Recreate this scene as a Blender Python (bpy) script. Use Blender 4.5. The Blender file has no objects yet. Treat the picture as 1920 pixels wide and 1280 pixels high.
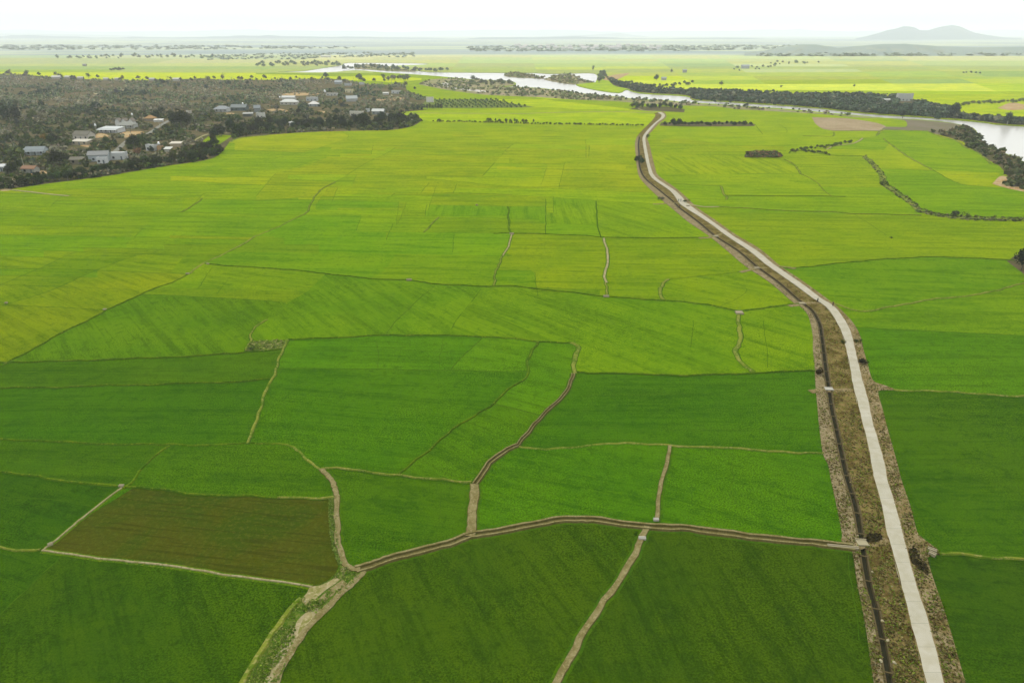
import bpy, bmesh, math, random
import numpy as np
from mathutils import Vector, Matrix
from mathutils.geometry import delaunay_2d_cdt
R = math.radians
C = bpy.context.scene
col = C.collection
random.seed(4)
rng = np.random.default_rng(7)

# ------------------------------------------------------------------ camera, sky, sun, exposure
H, PITCH, F = 80.0, R(24.3), 1280.0
cd = bpy.data.cameras.new('camera'); cd.lens = 24.0; cd.sensor_width = 36.0
cd.clip_start = 1.0; cd.clip_end = 90000
cam = bpy.data.objects.new('camera', cd); col.objects.link(cam)
cam.location = (0, 0, H); cam.rotation_euler = (R(90) - PITCH, 0, 0)
C.camera = cam
C.view_settings.view_transform = 'Standard'; C.view_settings.look = 'None'
C.view_settings.gamma = 1; C.view_settings.exposure = 0.25
C.cycles.use_denoising = True
C.cycles.volume_bounces = 2
C.cycles.max_bounces = 6
C.cycles.sample_clamp_indirect = 6

SUN_EL, SUN_ROT = R(58), R(-35)
w = bpy.data.worlds.new('World'); C.world = w; w.use_nodes = True
nt = w.node_tree; nt.nodes.clear()
sky = nt.nodes.new('ShaderNodeTexSky'); sky.sky_type = 'NISHITA'; sky.sun_disc = False
sky.sun_elevation = SUN_EL; sky.sun_rotation = SUN_ROT; sky.dust_density = 4
b1 = nt.nodes.new('ShaderNodeBackground'); b1.inputs[1].default_value = 0.10
nt.links.new(sky.outputs[0], b1.inputs[0])
b2 = nt.nodes.new('ShaderNodeBackground'); b2.inputs[0].default_value = (0.97, 0.985, 1.0, 1); b2.inputs[1].default_value = 1.35
mx = nt.nodes.new('ShaderNodeMixShader'); mx.inputs[0].default_value = 0.85   # cloud cover over the blue sky
out = nt.nodes.new('ShaderNodeOutputWorld')
tc = nt.nodes.new('ShaderNodeTexCoord'); sx = nt.nodes.new('ShaderNodeSeparateXYZ'); nt.links.new(tc.outputs['Generated'], sx.inputs[0])
mr = nt.nodes.new('ShaderNodeMapRange'); mr.interpolation_type = 'SMOOTHSTEP'      # cloud is duller low down, bright overhead
for k_, v_ in (('From Min', -.012), ('From Max', .06), ('To Min', .66), ('To Max', 1.35)): mr.inputs[k_].default_value = v_
nt.links.new(sx.outputs['Z'], mr.inputs['Value']); nt.links.new(mr.outputs[0], b2.inputs[1])
nt.links.new(b1.outputs[0], mx.inputs[1]); nt.links.new(b2.outputs[0], mx.inputs[2]); nt.links.new(mx.outputs[0], out.inputs[0])
sl = bpy.data.lights.new('sun', 'SUN'); sl.energy = 1.7; sl.angle = R(10); sl.color = (1, 0.97, 0.92)
so = bpy.data.objects.new('sun', sl); col.objects.link(so)
so.rotation_euler = (R(90) - SUN_EL, 0, math.pi - SUN_ROT)
EGAIN = 1.75     # picture value per unit of albedo under this light

# ------------------------------------------------------------------ photo pixel <-> ground
cP, sP = math.cos(PITCH), math.sin(PITCH)
def ray(x, y):
    u, v = (x - 960) / F, (y - 640) / F
    return u, cP - v * sP, -sP - v * cP
def at(x, y, z=0.0):
    dx, dy, dz = ray(x, y)
    t = (z - H) / dz
    return Vector((dx * t, dy * t, z))
def depth(x, y): return H / -ray(x, y)[2]
def ppm(x, y): return F / depth(x, y)          # photo pixels per metre at that ground point
def srgb(c):
    return tuple(((v / 255) / 12.92 if v / 255 <= .04045 else ((v / 255 + .055) / 1.055) ** 2.4) for v in c)
def alb(*c):
    return tuple(max(0.002, min(0.85, v / EGAIN)) for v in srgb(c))

# ------------------------------------------------------------------ helpers
def tag(o, label=None, cat=None, group=None, kind=None):
    if label: o['label'] = label
    if cat: o['category'] = cat
    if group: o['group'] = group
    if kind: o['kind'] = kind
    return o
def empty(name, loc, rz=0, parent=None):
    o = bpy.data.objects.new(name, None); col.objects.link(o); o.location = loc; o.rotation_euler = (0, 0, rz)
    o.parent = parent
    return o
def npmesh(name, V, Fc, mats=(), mi=None, k=4, tint=None):
    """fast mesh from arrays of k-gons"""
    me = bpy.data.meshes.new(name)
    V = np.asarray(V, np.float32); Fc = np.asarray(Fc, np.int32)
    me.vertices.add(len(V)); me.vertices.foreach_set('co', V.ravel())
    n = len(Fc); me.loops.add(n * k); me.loops.foreach_set('vertex_index', Fc.ravel())
    me.polygons.add(n); me.polygons.foreach_set('loop_start', np.arange(0, n * k, k, dtype=np.int32))
    me.polygons.foreach_set('loop_total', np.full(n, k, np.int32))
    for m in mats: me.materials.append(m)
    if mi is not None: me.polygons.foreach_set('material_index', np.asarray(mi, np.int32))
    if tint is not None:
        a = me.attributes.new('tint', 'FLOAT_COLOR', 'POINT')
        a.data.foreach_set('color', np.asarray(tint, np.float32).ravel())
    me.update(); me.validate()
    return me
def obj(name, me, parent=None, loc=None, rz=0):
    o = bpy.data.objects.new(name, me); col.objects.link(o); o.parent = parent
    if loc is not None: o.location = loc
    o.rotation_euler = (0, 0, rz)
    return o
def pymesh(name, V, Fc, mats=(), mi=None):
    me = bpy.data.meshes.new(name); me.from_pydata([tuple(v) for v in V], [], Fc)
    for m in mats: me.materials.append(m)
    if mi is not None: me.polygons.foreach_set('material_index', mi)
    me.update(); return me

class MB:
    """collects boxes, prisms and tubes into one mesh"""
    def __init__(s): s.V, s.F, s.M = [], [], []
    def add(s, V, Fc, m=0):
        b = len(s.V); s.V += [tuple(v) for v in V]; s.F += [tuple(i + b for i in f) for f in Fc]; s.M += [m] * len(Fc)
    def box(s, x0, x1, y0, y1, z0, z1, m=0):
        s.add([(x0,y0,z0),(x1,y0,z0),(x1,y1,z0),(x0,y1,z0),(x0,y0,z1),(x1,y0,z1),(x1,y1,z1),(x0,y1,z1)],
              [(0,3,2,1),(4,5,6,7),(0,1,5,4),(1,2,6,5),(2,3,7,6),(3,0,4,7)], m)
    def tube(s, p, q, r0, r1, n=6, m=0, cap=True):
        p, q = Vector(p), Vector(q); d = (q - p).normalized()
        a = d.orthogonal().normalized(); b = d.cross(a)
        V = [p + (a * math.cos(t) + b * math.sin(t)) * r0 for t in [i * 2 * math.pi / n for i in range(n)]]
        V += [q + (a * math.cos(t) + b * math.sin(t)) * r1 for t in [i * 2 * math.pi / n for i in range(n)]]
        Fc = [(i, (i + 1) % n, n + (i + 1) % n, n + i) for i in range(n)]
        if cap: Fc += [tuple(range(n - 1, -1, -1)), tuple(range(n, 2 * n))]
        s.add(V, Fc, m)
    def gable(s, x0, x1, y0, y1, z0, z1, t=.18, m=0):
        """pitched roof slab pair, ridge along x"""
        ym = (y0 + y1) / 2
        for (ya, yb) in ((y0, ym), (y1, ym)):
            s.add([(x0,ya,z0),(x1,ya,z0),(x1,yb,z1),(x0,yb,z1),(x0,ya,z0+t),(x1,ya,z0+t),(x1,yb,z1+t),(x0,yb,z1+t)],
                  [(0,3,2,1),(4,5,6,7),(0,1,5,4),(1,2,6,5),(2,3,7,6),(3,0,4,7)], m)
    def hip(s, x0, x1, y0, y1, z0, z1, m=0, r=.0):
        ym = (y0 + y1) / 2; xm = (x0 + x1) / 2; e = max(0, (x1 - x0) / 2 - (y1 - y0) / 2) + r
        s.add([(x0,y0,z0),(x1,y0,z0),(x1,y1,z0),(x0,y1,z0),(xm-e,ym,z1),(xm+e,ym,z1)],
              [(0,1,5,4),(1,2,5),(2,3,4,5),(3,0,4),(0,3,2,1)], m)
    def mesh(s, name, mats): return pymesh(name, s.V, s.F, mats, s.M)
    def build(s, name, mats, parent=None, loc=None, rz=0): return obj(name, s.mesh(name, mats), parent, loc, rz)

# ------------------------------------------------------------------ materials
class NT:
    def __init__(s, name):
        s.m = bpy.data.materials.new(name); s.m.use_nodes = True; s.t = s.m.node_tree
        s.b = s.t.nodes['Principled BSDF']; s.b.inputs['Roughness'].default_value = .9
        s.b.inputs['Specular IOR Level'].default_value = .0
    def n(s, typ, **kw):
        nd = s.t.nodes.new(typ)
        for k, v in kw.items(): setattr(nd, k, v)
        return nd
    def l(s, a, b): s.t.links.new(a, b)
    def pos(s): return s.n('ShaderNodeNewGeometry').outputs['Position']
    def noise(s, vec, scale, detail=3, rough=.55, dist=0):
        nd = s.n('ShaderNodeTexNoise'); nd.inputs['Scale'].default_value = scale; nd.inputs['Detail'].default_value = detail
        nd.inputs['Roughness'].default_value = rough; nd.inputs['Distortion'].default_value = dist
        s.l(vec, nd.inputs['Vector']); return nd.outputs['Fac']
    def ramp(s, fac, p0, p1, lo=0, hi=1):
        nd = s.n('ShaderNodeMapRange'); nd.interpolation_type = 'SMOOTHSTEP'
        nd.inputs['From Min'].default_value = p0; nd.inputs['From Max'].default_value = p1
        nd.inputs['To Min'].default_value = lo; nd.inputs['To Max'].default_value = hi
        s.l(fac, nd.inputs['Value']); return nd.outputs[0]
    def mix(s, fac, a, b, blend='MIX'):
        nd = s.n('ShaderNodeMix', data_type='RGBA', blend_type=blend)
        for sock, v in ((nd.inputs[0], fac), (nd.inputs[6], a), (nd.inputs[7], b)):
            if hasattr(v, 'links') or isinstance(v, bpy.types.NodeSocket): s.l(v, sock)
            elif isinstance(v, (int, float)): sock.default_value = v
            else: sock.default_value = (*v, 1) if len(v) == 3 else v
        return nd.outputs[2]
    def math(s, op, a, b=0.0):
        nd = s.n('ShaderNodeMath', operation=op)
        for sock, v in ((nd.inputs[0], a), (nd.inputs[1], b)):
            if isinstance(v, bpy.types.NodeSocket): s.l(v, sock)
            else: sock.default_value = v
        return nd.outputs[0]
    def scale(s, vec, v, rot=None):
        if rot is not None:
            r = s.n('ShaderNodeVectorRotate', rotation_type='Z_AXIS'); s.l(vec, r.inputs['Vector'])
            if isinstance(rot, bpy.types.NodeSocket): s.l(rot, r.inputs['Angle'])
            else: r.inputs['Angle'].default_value = rot
            vec = r.outputs[0]
        m = s.n('ShaderNodeVectorMath', operation='MULTIPLY'); s.l(vec, m.inputs[0]); m.inputs[1].default_value = v
        return m.outputs[0]
    def bump(s, h, strength=.5, dist=.2):
        b = s.n('ShaderNodeBump'); b.inputs['Strength'].default_value = strength; b.inputs['Distance'].default_value = dist
        s.l(h, b.inputs['Height']); s.l(b.outputs[0], s.b.inputs['Normal'])
    def out(s, c):
        if isinstance(c, bpy.types.NodeSocket): s.l(c, s.b.inputs['Base Color'])
        else: s.b.inputs['Base Color'].default_value = (*c, 1)
        return s.m

def mat_rice(name='rice'):
    t = NT(name); P = t.pos(); oi = t.n('ShaderNodeObjectInfo')
    base = oi.outputs['Color']; ang = t.math('MULTIPLY', oi.outputs['Alpha'], math.pi)
    yel = t.mix(1.0, base, (1.34, 1.16, .9), 'MULTIPLY'); drk = t.mix(1.0, base, (.50, .60, .8), 'MULTIPLY')
    st = t.scale(P, (.045, .30, .1), ang)                     # sowing streaks along each plot
    st2 = t.scale(P, (.012, .22, .1), ang)
    f1 = t.noise(st, 1.0, 4, .6)
    f2 = t.noise(P, .035, 3, .55)
    f3 = t.noise(st2, 1.0, 2, .5)
    c = t.mix(t.ramp(f2, .40, .62), base, yel)
    c = t.mix(t.math('MULTIPLY', t.ramp(f1, .46, .72), .55), c, yel)
    c = t.mix(t.math('MULTIPLY', t.ramp(f1, .50, .28), .65), c, drk)
    c = t.mix(t.math('MULTIPLY', t.ramp(f3, .52, .30), .5), c, drk)
    f5 = t.noise(P, .19, 6, .72, .7); mot = t.math('MULTIPLY', oi.outputs['Object Index'], .085)   # patchy plots
    c = t.mix(t.math('MULTIPLY', t.ramp(f5, .50, .70), t.math('MULTIPLY', mot, .8)), c, drk)
    f8 = t.noise(t.scale(P, (.05, 1.3, .1), ang), 1.0, 3, .6)
    c = t.mix(t.math('MULTIPLY', t.ramp(f8, .52, .68), .45), c, yel)
    c = t.mix(t.math('MULTIPLY', t.ramp(f8, .48, .32), .45), c, drk)
    f7 = t.noise(t.scale(P, (.6, 1.6, 1), ang), .3, 5, .7, .5)
    c = t.mix(t.math('MULTIPLY', t.ramp(f7, .52, .64), mot), c, yel)
    f6 = t.noise(P, .45, 5, .75, .4)
    c = t.mix(t.math('MULTIPLY', t.ramp(f6, .50, .68), .55), c, yel)
    c = t.mix(t.math('MULTIPLY', t.ramp(f6, .48, .34), .55), c, drk)
    f4 = t.noise(P, 3.2, 2, .8)
    gr = t.ramp(t.noise(P, .03, 3, .6), .38, .62, .35, 1.0)      # the sward is coarse in places, even in others
    c = t.mix(t.math('MULTIPLY', t.ramp(f4, .50, .62), t.math('MULTIPLY', gr, .8)), c, t.mix(1.0, c, (1.7, 1.45, 1), 'MULTIPLY'))
    c = t.mix(t.math('MULTIPLY', t.ramp(f4, .50, .38), t.math('MULTIPLY', gr, .9)), c, t.mix(1.0, c, (.45, .5, .6), 'MULTIPLY'))
    t.bump(t.noise(P, 2.2, 3, .7), .6, .5)
    t.b.inputs['Specular IOR Level'].default_value = 0.0
    return t.out(c)

def mat_soil(name, cols, sc=(.25, 1.4), dark=.5, dscale=.8, bump=.5):
    """mottled earth or weeds: three real ground colours broken up by noise"""
    t = NT(name); P = t.pos()
    c = t.mix(t.ramp(t.noise(P, sc[0], 5, .65, .4), .38, .62), cols[0], cols[1])
    c = t.mix(t.ramp(t.noise(P, sc[1], 4, .7), .47, .68), c, cols[2])
    dk = t.mix(1.0, c, (.45, .45, .45), 'MULTIPLY')
    c = t.mix(t.math('MULTIPLY', t.ramp(t.noise(P, dscale, 5, .75), .55, .72), dark), c, dk)
    t.bump(t.noise(P, 3.0, 4, .7), bump, .3)
    return t.out(c)

def mat_leaf(name, cols=None, l_=.55, h_=1.6):
    """leaves: base from the tint attribute or object colour, light and dark leaves"""
    t = NT(name)
    if cols is None:
        a = t.n('ShaderNodeAttribute', attribute_name='tint'); base = a.outputs['Color']
    elif cols == 'obj':
        base = t.n('ShaderNodeObjectInfo').outputs['Color']
    else:
        base = t.mix(0.0, cols, cols)
    isl = t.n('ShaderNodeNewGeometry').outputs['Random Per Island']
    lo = t.mix(1.0, base, (l_, l_ * 1.05, l_ * 1.05), 'MULTIPLY'); hi = t.mix(1.0, base, (h_, h_ * .96, h_ * .85), 'MULTIPLY')
    c = t.mix(isl, lo, hi)
    return t.out(c)

def mat_plain(name, c, rough=.8, var=.12, sc=.8, spec=.2, metal=0):
    t = NT(name); P = t.pos()
    lo = tuple(v * (1 - var) for v in c); hi = tuple(min(.9, v * (1 + var)) for v in c)
    t.b.inputs['Roughness'].default_value = rough; t.b.inputs['Specular IOR Level'].default_value = spec
    t.b.inputs['Metallic'].default_value = metal
    return t.out(t.mix(t.noise(P, sc, 4, .65), lo, hi))

def mat_concrete():
    t = NT('road_concrete'); P = t.pos()
    uv = t.n('ShaderNodeAttribute', attribute_name='along').outputs['Fac']
    fr = t.math('FRACT', t.math('MULTIPLY', uv, 1 / 4.5))
    joint = t.math('LESS_THAN', fr, .022)
    slab = t.n('ShaderNodeTexWhiteNoise', noise_dimensions='1D')
    t.l(t.math('FLOOR', t.math('MULTIPLY', uv, 1 / 4.5)), slab.inputs['W'])
    c = t.mix(t.ramp(t.noise(P, .5, 5, .65), .35, .65), alb(190, 184, 158), alb(202, 197, 176))
    c = t.mix(t.math('MULTIPLY', slab.outputs['Value'], .35), c, alb(178, 175, 150))
    c = t.mix(t.math('MULTIPLY', t.ramp(t.noise(P, 2.2, 4, .7), .58, .75), .4), c, alb(170, 165, 140))
    c = t.mix(t.math('MULTIPLY', joint, .4), c, alb(120, 125, 100))
    return t.out(c)

def mat_water(name, c, rough=.12, bumps=.05):
    t = NT(name); P = t.pos()
    t.b.inputs['Roughness'].default_value = rough; t.b.inputs['Specular IOR Level'].default_value = .5
    t.bump(t.noise(t.scale(P, (.05, .12, .1)), 1.0, 4, .6), bumps, 1.0)
    return t.out(t.mix(t.ramp(t.noise(P, .006, 3, .5), .4, .6), c, tuple(v * .85 for v in c)))

def mat_stub():
    """young sparse crop over wet brown soil, drilled in lines"""
    t = NT('sparse_crop'); P = t.pos()
    st = t.scale(P, (.08, 1.5, .1), R(9))
    c = t.mix(t.ramp(t.noise(P, .07, 5, .65, .5), .40, .62), alb(64, 84, 6), alb(80, 84, 14))
    c = t.mix(t.math('MULTIPLY', t.ramp(t.noise(P, 1.1, 4, .75), .48, .62), .7), c, alb(92, 98, 24))
    c = t.mix(t.math('MULTIPLY', t.ramp(t.noise(P, 2.4, 4, .8), .50, .66), .7), c, alb(52, 74, 6))
    c = t.mix(t.math('MULTIPLY', t.ramp(t.noise(st, 1.0, 2, .5), .50, .34), .45), c, alb(52, 56, 8))
    t.bump(t.noise(P, 3, 3, .7), .5, .3)
    return t.out(c)

M = {}
M['rice'] = mat_rice()
M['sparse'] = mat_stub()
M['bank'] = mat_soil('mud_bank', (alb(140, 126, 90), alb(164, 150, 114), alb(120, 106, 66)), (.35, 1.8), .25)
M['weeds'] = mat_soil('dry_weeds', (alb(92, 76, 38), alb(142, 124, 76), alb(112, 116, 44)), (.30, 1.5), .95, .4)
M['shoulder'] = mat_soil('dry_shoulder', (alb(140, 122, 80), alb(162, 146, 108), alb(112, 102, 50)), (.3, 1.5), .6, .6)
M['dirt'] = mat_soil('dirt_path', (alb(126, 116, 68), alb(146, 136, 90), alb(166, 156, 112)), (.5, 2.2), .4, .9)
M['trough'] = mat_soil('ditch_bed', (alb(104, 96, 50), alb(118, 110, 64), alb(86, 86, 36)), (.5, 2.0), .4, .9)
M['bund'] = mat_soil('bund_grass', (alb(138, 146, 52), alb(92, 122, 22), alb(164, 160, 92)), (.16, 1.7), .6, .7)
M['green_bund'] = mat_soil('green_bund_grass', (alb(66, 104, 6), alb(96, 128, 14), alb(126, 140, 36)), (.14, 1.7), .6, .7)
M['ditch'] = mat_soil('ditch_and_edge_shade', (alb(66, 104, 4), alb(82, 116, 4), alb(56, 88, 6)), (.4, 1.7), .5, .7)  # wet ditches, and the shade line painted along path edges
M['pale'] = mat_soil('pale_track', (alb(166, 156, 112), alb(186, 174, 134), alb(144, 140, 82)), (.5, 1.8), .3, .9)
M['scrub'] = mat_soil('scrub_ground', (alb(96, 92, 62), alb(118, 104, 78), alb(84, 92, 48)), (.03, .25), .6, .12)
M['sandbar'] = mat_soil('sand_and_reeds', (alb(150, 150, 96), alb(176, 160, 130), alb(120, 130, 84)), (.02, .12), .4, .06)
M['sandfield'] = mat_soil('dry_bare_field', (alb(166, 146, 112), alb(182, 162, 130), alb(150, 140, 90)), (.03, .5), .3, .3)
M['greyfield'] = mat_soil('grey_fallow', (alb(134, 126, 106), alb(122, 120, 90), alb(140, 122, 100)), (.03, .4), .3, .3)
M['yard'] = mat_soil('sandy_yard', (alb(196, 170, 120), alb(178, 140, 84), alb(206, 196, 166)), (.1, .6), .3, .4)
M['worn'] = mat_soil('worn_earth', (alb(172, 158, 112), alb(134, 134, 70), alb(194, 182, 138)), (.25, 1.6), .35, .7)
M['asphalt'] = mat_soil('village_road', (alb(140, 140, 128), alb(156, 154, 142), alb(128, 128, 112)), (.3, 1.2), .3, .5, .2)
M['weedy'] = mat_soil('weedy_pond', (alb(108, 130, 50), alb(132, 140, 76), alb(84, 110, 36)), (.3, 1.3), .6, .6)
M['grassy'] = mat_soil('rough_grass', (alb(70, 104, 20), alb(92, 118, 34), alb(118, 128, 56)), (.3, 1.4), .7, .5)
M['rocky'] = mat_soil('stony_mound', (alb(120, 116, 76), alb(160, 118, 92), alb(92, 100, 60)), (.4, .9), .7, .4)
M['ground'] = mat_soil('plain_ground', (alb(140, 176, 30), alb(164, 190, 40), alb(120, 150, 50)), (.0012, .006), .3, .002, 0)
M['concrete'] = mat_plain('pale_concrete', alb(206, 202, 184), .8, .1)
M['canal_wall'] = mat_plain('stained_concrete', alb(92, 80, 44), .9, .3, .6)
M['tan_concrete'] = mat_plain('tan_concrete', alb(176, 166, 132), .9, .2, 1.5)
M['river'] = mat_water('river_water', alb(206, 204, 192), .25, .015)
M['canalwater'] = mat_plain('canal_water', (.022, .021, .010), 1.0, .2, .8, .02)
M['road'] = mat_concrete()
M['leaf'] = mat_leaf('leaf_tint', None, .8, 1.3); M['leafobj'] = mat_leaf('leaf_tree', 'obj')
M['bark'] = mat_plain('bark', alb(120, 112, 96), .9, .3, 3)
M['palebark'] = mat_plain('pale_bark', alb(168, 166, 150), .9, .2, 3)
def mat_farland():  # distance haze is mixed into these land colours
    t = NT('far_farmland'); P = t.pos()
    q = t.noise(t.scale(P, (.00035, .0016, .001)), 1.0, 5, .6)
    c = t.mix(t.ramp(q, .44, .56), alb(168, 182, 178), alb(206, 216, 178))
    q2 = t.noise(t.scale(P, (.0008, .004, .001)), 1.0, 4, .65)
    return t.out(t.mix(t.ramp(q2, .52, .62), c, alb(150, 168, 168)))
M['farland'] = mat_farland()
M['farhill'] = mat_soil('hazed_woodland', (alb(158, 172, 164), alb(146, 162, 156), alb(172, 180, 160)), (.004, .02), .5, .01, 0)  # woodland colour lightened, haze painted into it
M['hill'] = mat_soil('hill_forest', (alb(120, 138, 142), alb(108, 128, 136), alb(134, 148, 142)), (.004, .02), .5, .01, 0)  # forest tones made paler and bluer to carry haze

# ------------------------------------------------------------------ traced outlines (photo pixels, all lying on the ground)
def cr(pts, k=4):
    """Catmull-Rom through the traced points"""
    if len(pts) < 3: return [Vector(p) for p in pts]
    P = [Vector(p) for p in pts]; P = [P[0] * 2 - P[1]] + P + [P[-1] * 2 - P[-2]]
    o = []
    for i in range(1, len(P) - 2):
        a, b, c, d = P[i-1:i+3]
        for j in range(k):
            t = j / k
            o.append(.5 * ((2*b) + (c-a)*t + (2*a-5*b+4*c-d)*t*t + (3*b-a-3*c+d)*t**3))
    o.append(P[-2]); return o

V_L = [(1670,1500),(1638.6,1280),(1625,1188),(1617,1140),(1607,1092),(1597,1030),(1578,1014),(1578.6,1000),(1569,950),(1558,900),(1553,872),(1542.8,850),(1536,800),(1533,768),(1530,735),(1528,704),(1527,680),(1524,656),(1524,632),(1520,608),(1513,588),(1500,575),(1487,567),(1443.7,530),(1398.7,500),(1363,470),(1330,443),(1292,417.5),(1260,391),(1250,383),(1223,359),(1200,334),(1194,313),(1192,292),(1190.5,272),(1194,257),(1206,243),(1219,230),(1226,222),(1229,216),(1226,213)]
CAN = [(1708,1500),(1668.5,1280),(1652,1188),(1641,1140),(1628,1092),(1616,1020),(1613.5,1000),(1604,950),(1589,900),(1582,872),(1577.5,850),(1566.7,800),(1559.5,768),(1555,735),(1550,704),(1546.8,680),(1544,656),(1540.8,632),(1536.7,608),(1523.5,584),(1509,572),(1493.6,560),(1459.7,530),(1418.4,500),(1382.8,470),(1341.6,443.7),(1310.6,417.5),(1275,391),(1264,380),(1236,357),(1208.8,334),(1199.5,313),(1198.5,292),(1197,272),(1199,257)]
R_L = [(1786,1500),(1734,1280),(1711.6,1188),(1699.7,1140),(1686.5,1092),(1668,1020),(1662,1000),(1651.8,950),(1638.6,900),(1633,872),(1629,850),(1618,800),(1610,768),(1601,735),(1595.5,704),(1590.7,680),(1586,656),(1580,632),(1570,608),(1554.7,584),(1542.7,572),(1521,558),(1483,530),(1440,500),(1402.5,470),(1363,443.7),(1327.5,417.5),(1286,391),(1273,381),(1256.7,359),(1222,334),(1213.5,313),(1208.8,292),(1205.6,272),(1205,257),(1216,242),(1228.5,230),(1238,222),(1240,215.8),(1233,212)]
R_R = [(1824,1500),(1769.6,1280),(1747.6,1188),(1733,1140),(1716.5,1092),(1698,1020),(1693.7,1000),(1679,950),(1664.5,900),(1660,872),(1653,850),(1639,800),(1631.5,768),(1624,735),(1615,704),(1609,680),(1604,656),(1597.8,632),(1588.7,608),(1571.5,584),(1559.5,572),(1537,558),(1500,530),(1456,500),(1418,470),(1376,443.7),(1338.7,417.5),(1301,391),(1289,381),(1267,359),(1230.5,334),(1220,313),(1215.4,292),(1211.5,272),(1211,257),(1222,242),(1233,230),(1244.5,222),(1246.5,215.8),(1240,210.5)]
V_R = [(1872,1500),(1810,1280),(1783.5,1188),(1769,1140),(1752,1092),(1740,1052),(1742,1043),(1762,1037),(1752,1026),(1731,1010),(1719,996),(1707,950),(1690,900),(1683,872),(1677,850),(1663,800),(1655,768),(1647,740),(1650,732),(1678,731),(1660,723),(1640,716),(1632.5,704),(1626,680),(1619,656),(1613.4,632),(1601.4,608),(1580,584),(1566,572),(1545,556),(1505,527),(1463,499),(1425,467),(1381,441),(1344,415),(1306,389),(1297,380),(1271,356),(1235,330),(1228,313),(1222.5,292),(1218,272),(1214,257),(1226,242.5),(1238,230),(1247.5,222),(1249,215),(1243,209)]
ROADX = [(1240,210.5),(1233,212),(1226,213)]

VILL = [(-500,420),(-200,385),(0,357),(50,350),(100,343),(200,330),(300,313),(350,306),(395,298),(412,288),(424,275),(430,267),(437,263),(455,258),(480,255),(520,252),(560,249),(620,246.5),(700,245),(735,244),(770,238),(786,230),(789,225),(775,219),(745,212),(800,206),(785,203),(800,187),(776,175),(763,170),(755,158),(703,160),(651,151),(609,148),(547,149.5),(463,150),(411,150),(380,147),(290,151),(200,150),(130,147),(60,142),(0,140),(-500,138)]
RIVER_R = [(2420,262),(1920,236),(1853,230),(1797,224.6),(1766,222.5),(1730,219.5),(1657,215),(1599,210),(1538,203),(1473,198),(1425,195),(1369,191),(1327.5,188.7),(1298,186.7),(1286,180),(1202,175),(1175,168),(1160,174),(1114,168),(1080,159),(1114,155),(1117,153),(1120,147),(1114,137.7),(1072,137.7),(1031,138.5),(1000,136.7),(947,136.5),(833,135.6),(792,134),(727,125),(802,121),(777,118.7),(655,118),(640,122.5),(590,130),(562,133.7),(517,135),(610,136),(670,132),(715,136),(795,141),(855,146),(885,149),(926,150.5),(964,154),(964,160.6),(941,162.7),(1010,164.8),(1052,171),(1110,177),(1160,181.5),(1192,185.6),(1244,187.7),(1286,192),(1340,195),(1411,200),(1473,204),(1536,210),(1599,215.5),(1657,221),(1720,224),(1766,228),(1797,233),(1825,240),(1836,255),(1845,268),(1870,280),(1920,303),(2000,335),(2420,520)]
ISL = [[(945,141.5),(962,137.6),(989,140),(1022,147),(991,146),(960,144.5)],
       [(1020,149),(1041,142),(1072,140),(1088,149),(1110,153.5),(1110,155),(1076,158),(1040,153)],
       [(665,129),(668,123),(700,121),(727,125),(780,134),(735,133),(700,131)]]
SCRUB2 = [(785,158.5),(800,151),(840,147),(885,150),(926,151),(962,155),(962,160),(940,163),(1010,165.5),(1052,171.8),(1110,178),(1160,182.5),(1192,186.6),(1244,189),(1286,193.5),(1340,196.5),(1411,201.5),(1473,206),(1536,212),(1600,217),(1650,222),(1600,220),(1536,214),(1470,210),(1411,207),(1380,205),(1340,199.5),(1286,198.5),(1244,197),(1200,194),(1150,190),(1072,187),(1010,182.5),(910,178),(860,172),(822,166)]
SCRUB3 = [(1117,153),(1130,140),(1150,160),(1175,166),(1202,174),(1286,179),(1300,186),(1369,190),(1425,194),(1473,197),(1538,202),(1599,209),(1657,214),(1730,218.5),(1766,221.5),(1800,223),(1853,229),(1920,235),(2420,260),(2420,250),(1920,227),(1850,222),(1793,214),(1790,205),(1740,196),(1690,182),(1600,178),(1500,178),(1420,174),(1380,172),(1340,170),(1250,168),(1200,160),(1150,152),(1130,135)]
BANKR = [(1797,233.5),(1824,240.5),(1835,255),(1844,268),(1870,281),(1920,304),(2000,336),(2420,521),(2420,620),(2000,400),(1925,357),(1880,350),(1895,343),(1885,325),(1872,310),(1853,300),(1830,283),(1812,275),(1808,267),(1795,263),(1775,257),(1740,246.5),(1776,249.6),(1790,243)]
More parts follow.
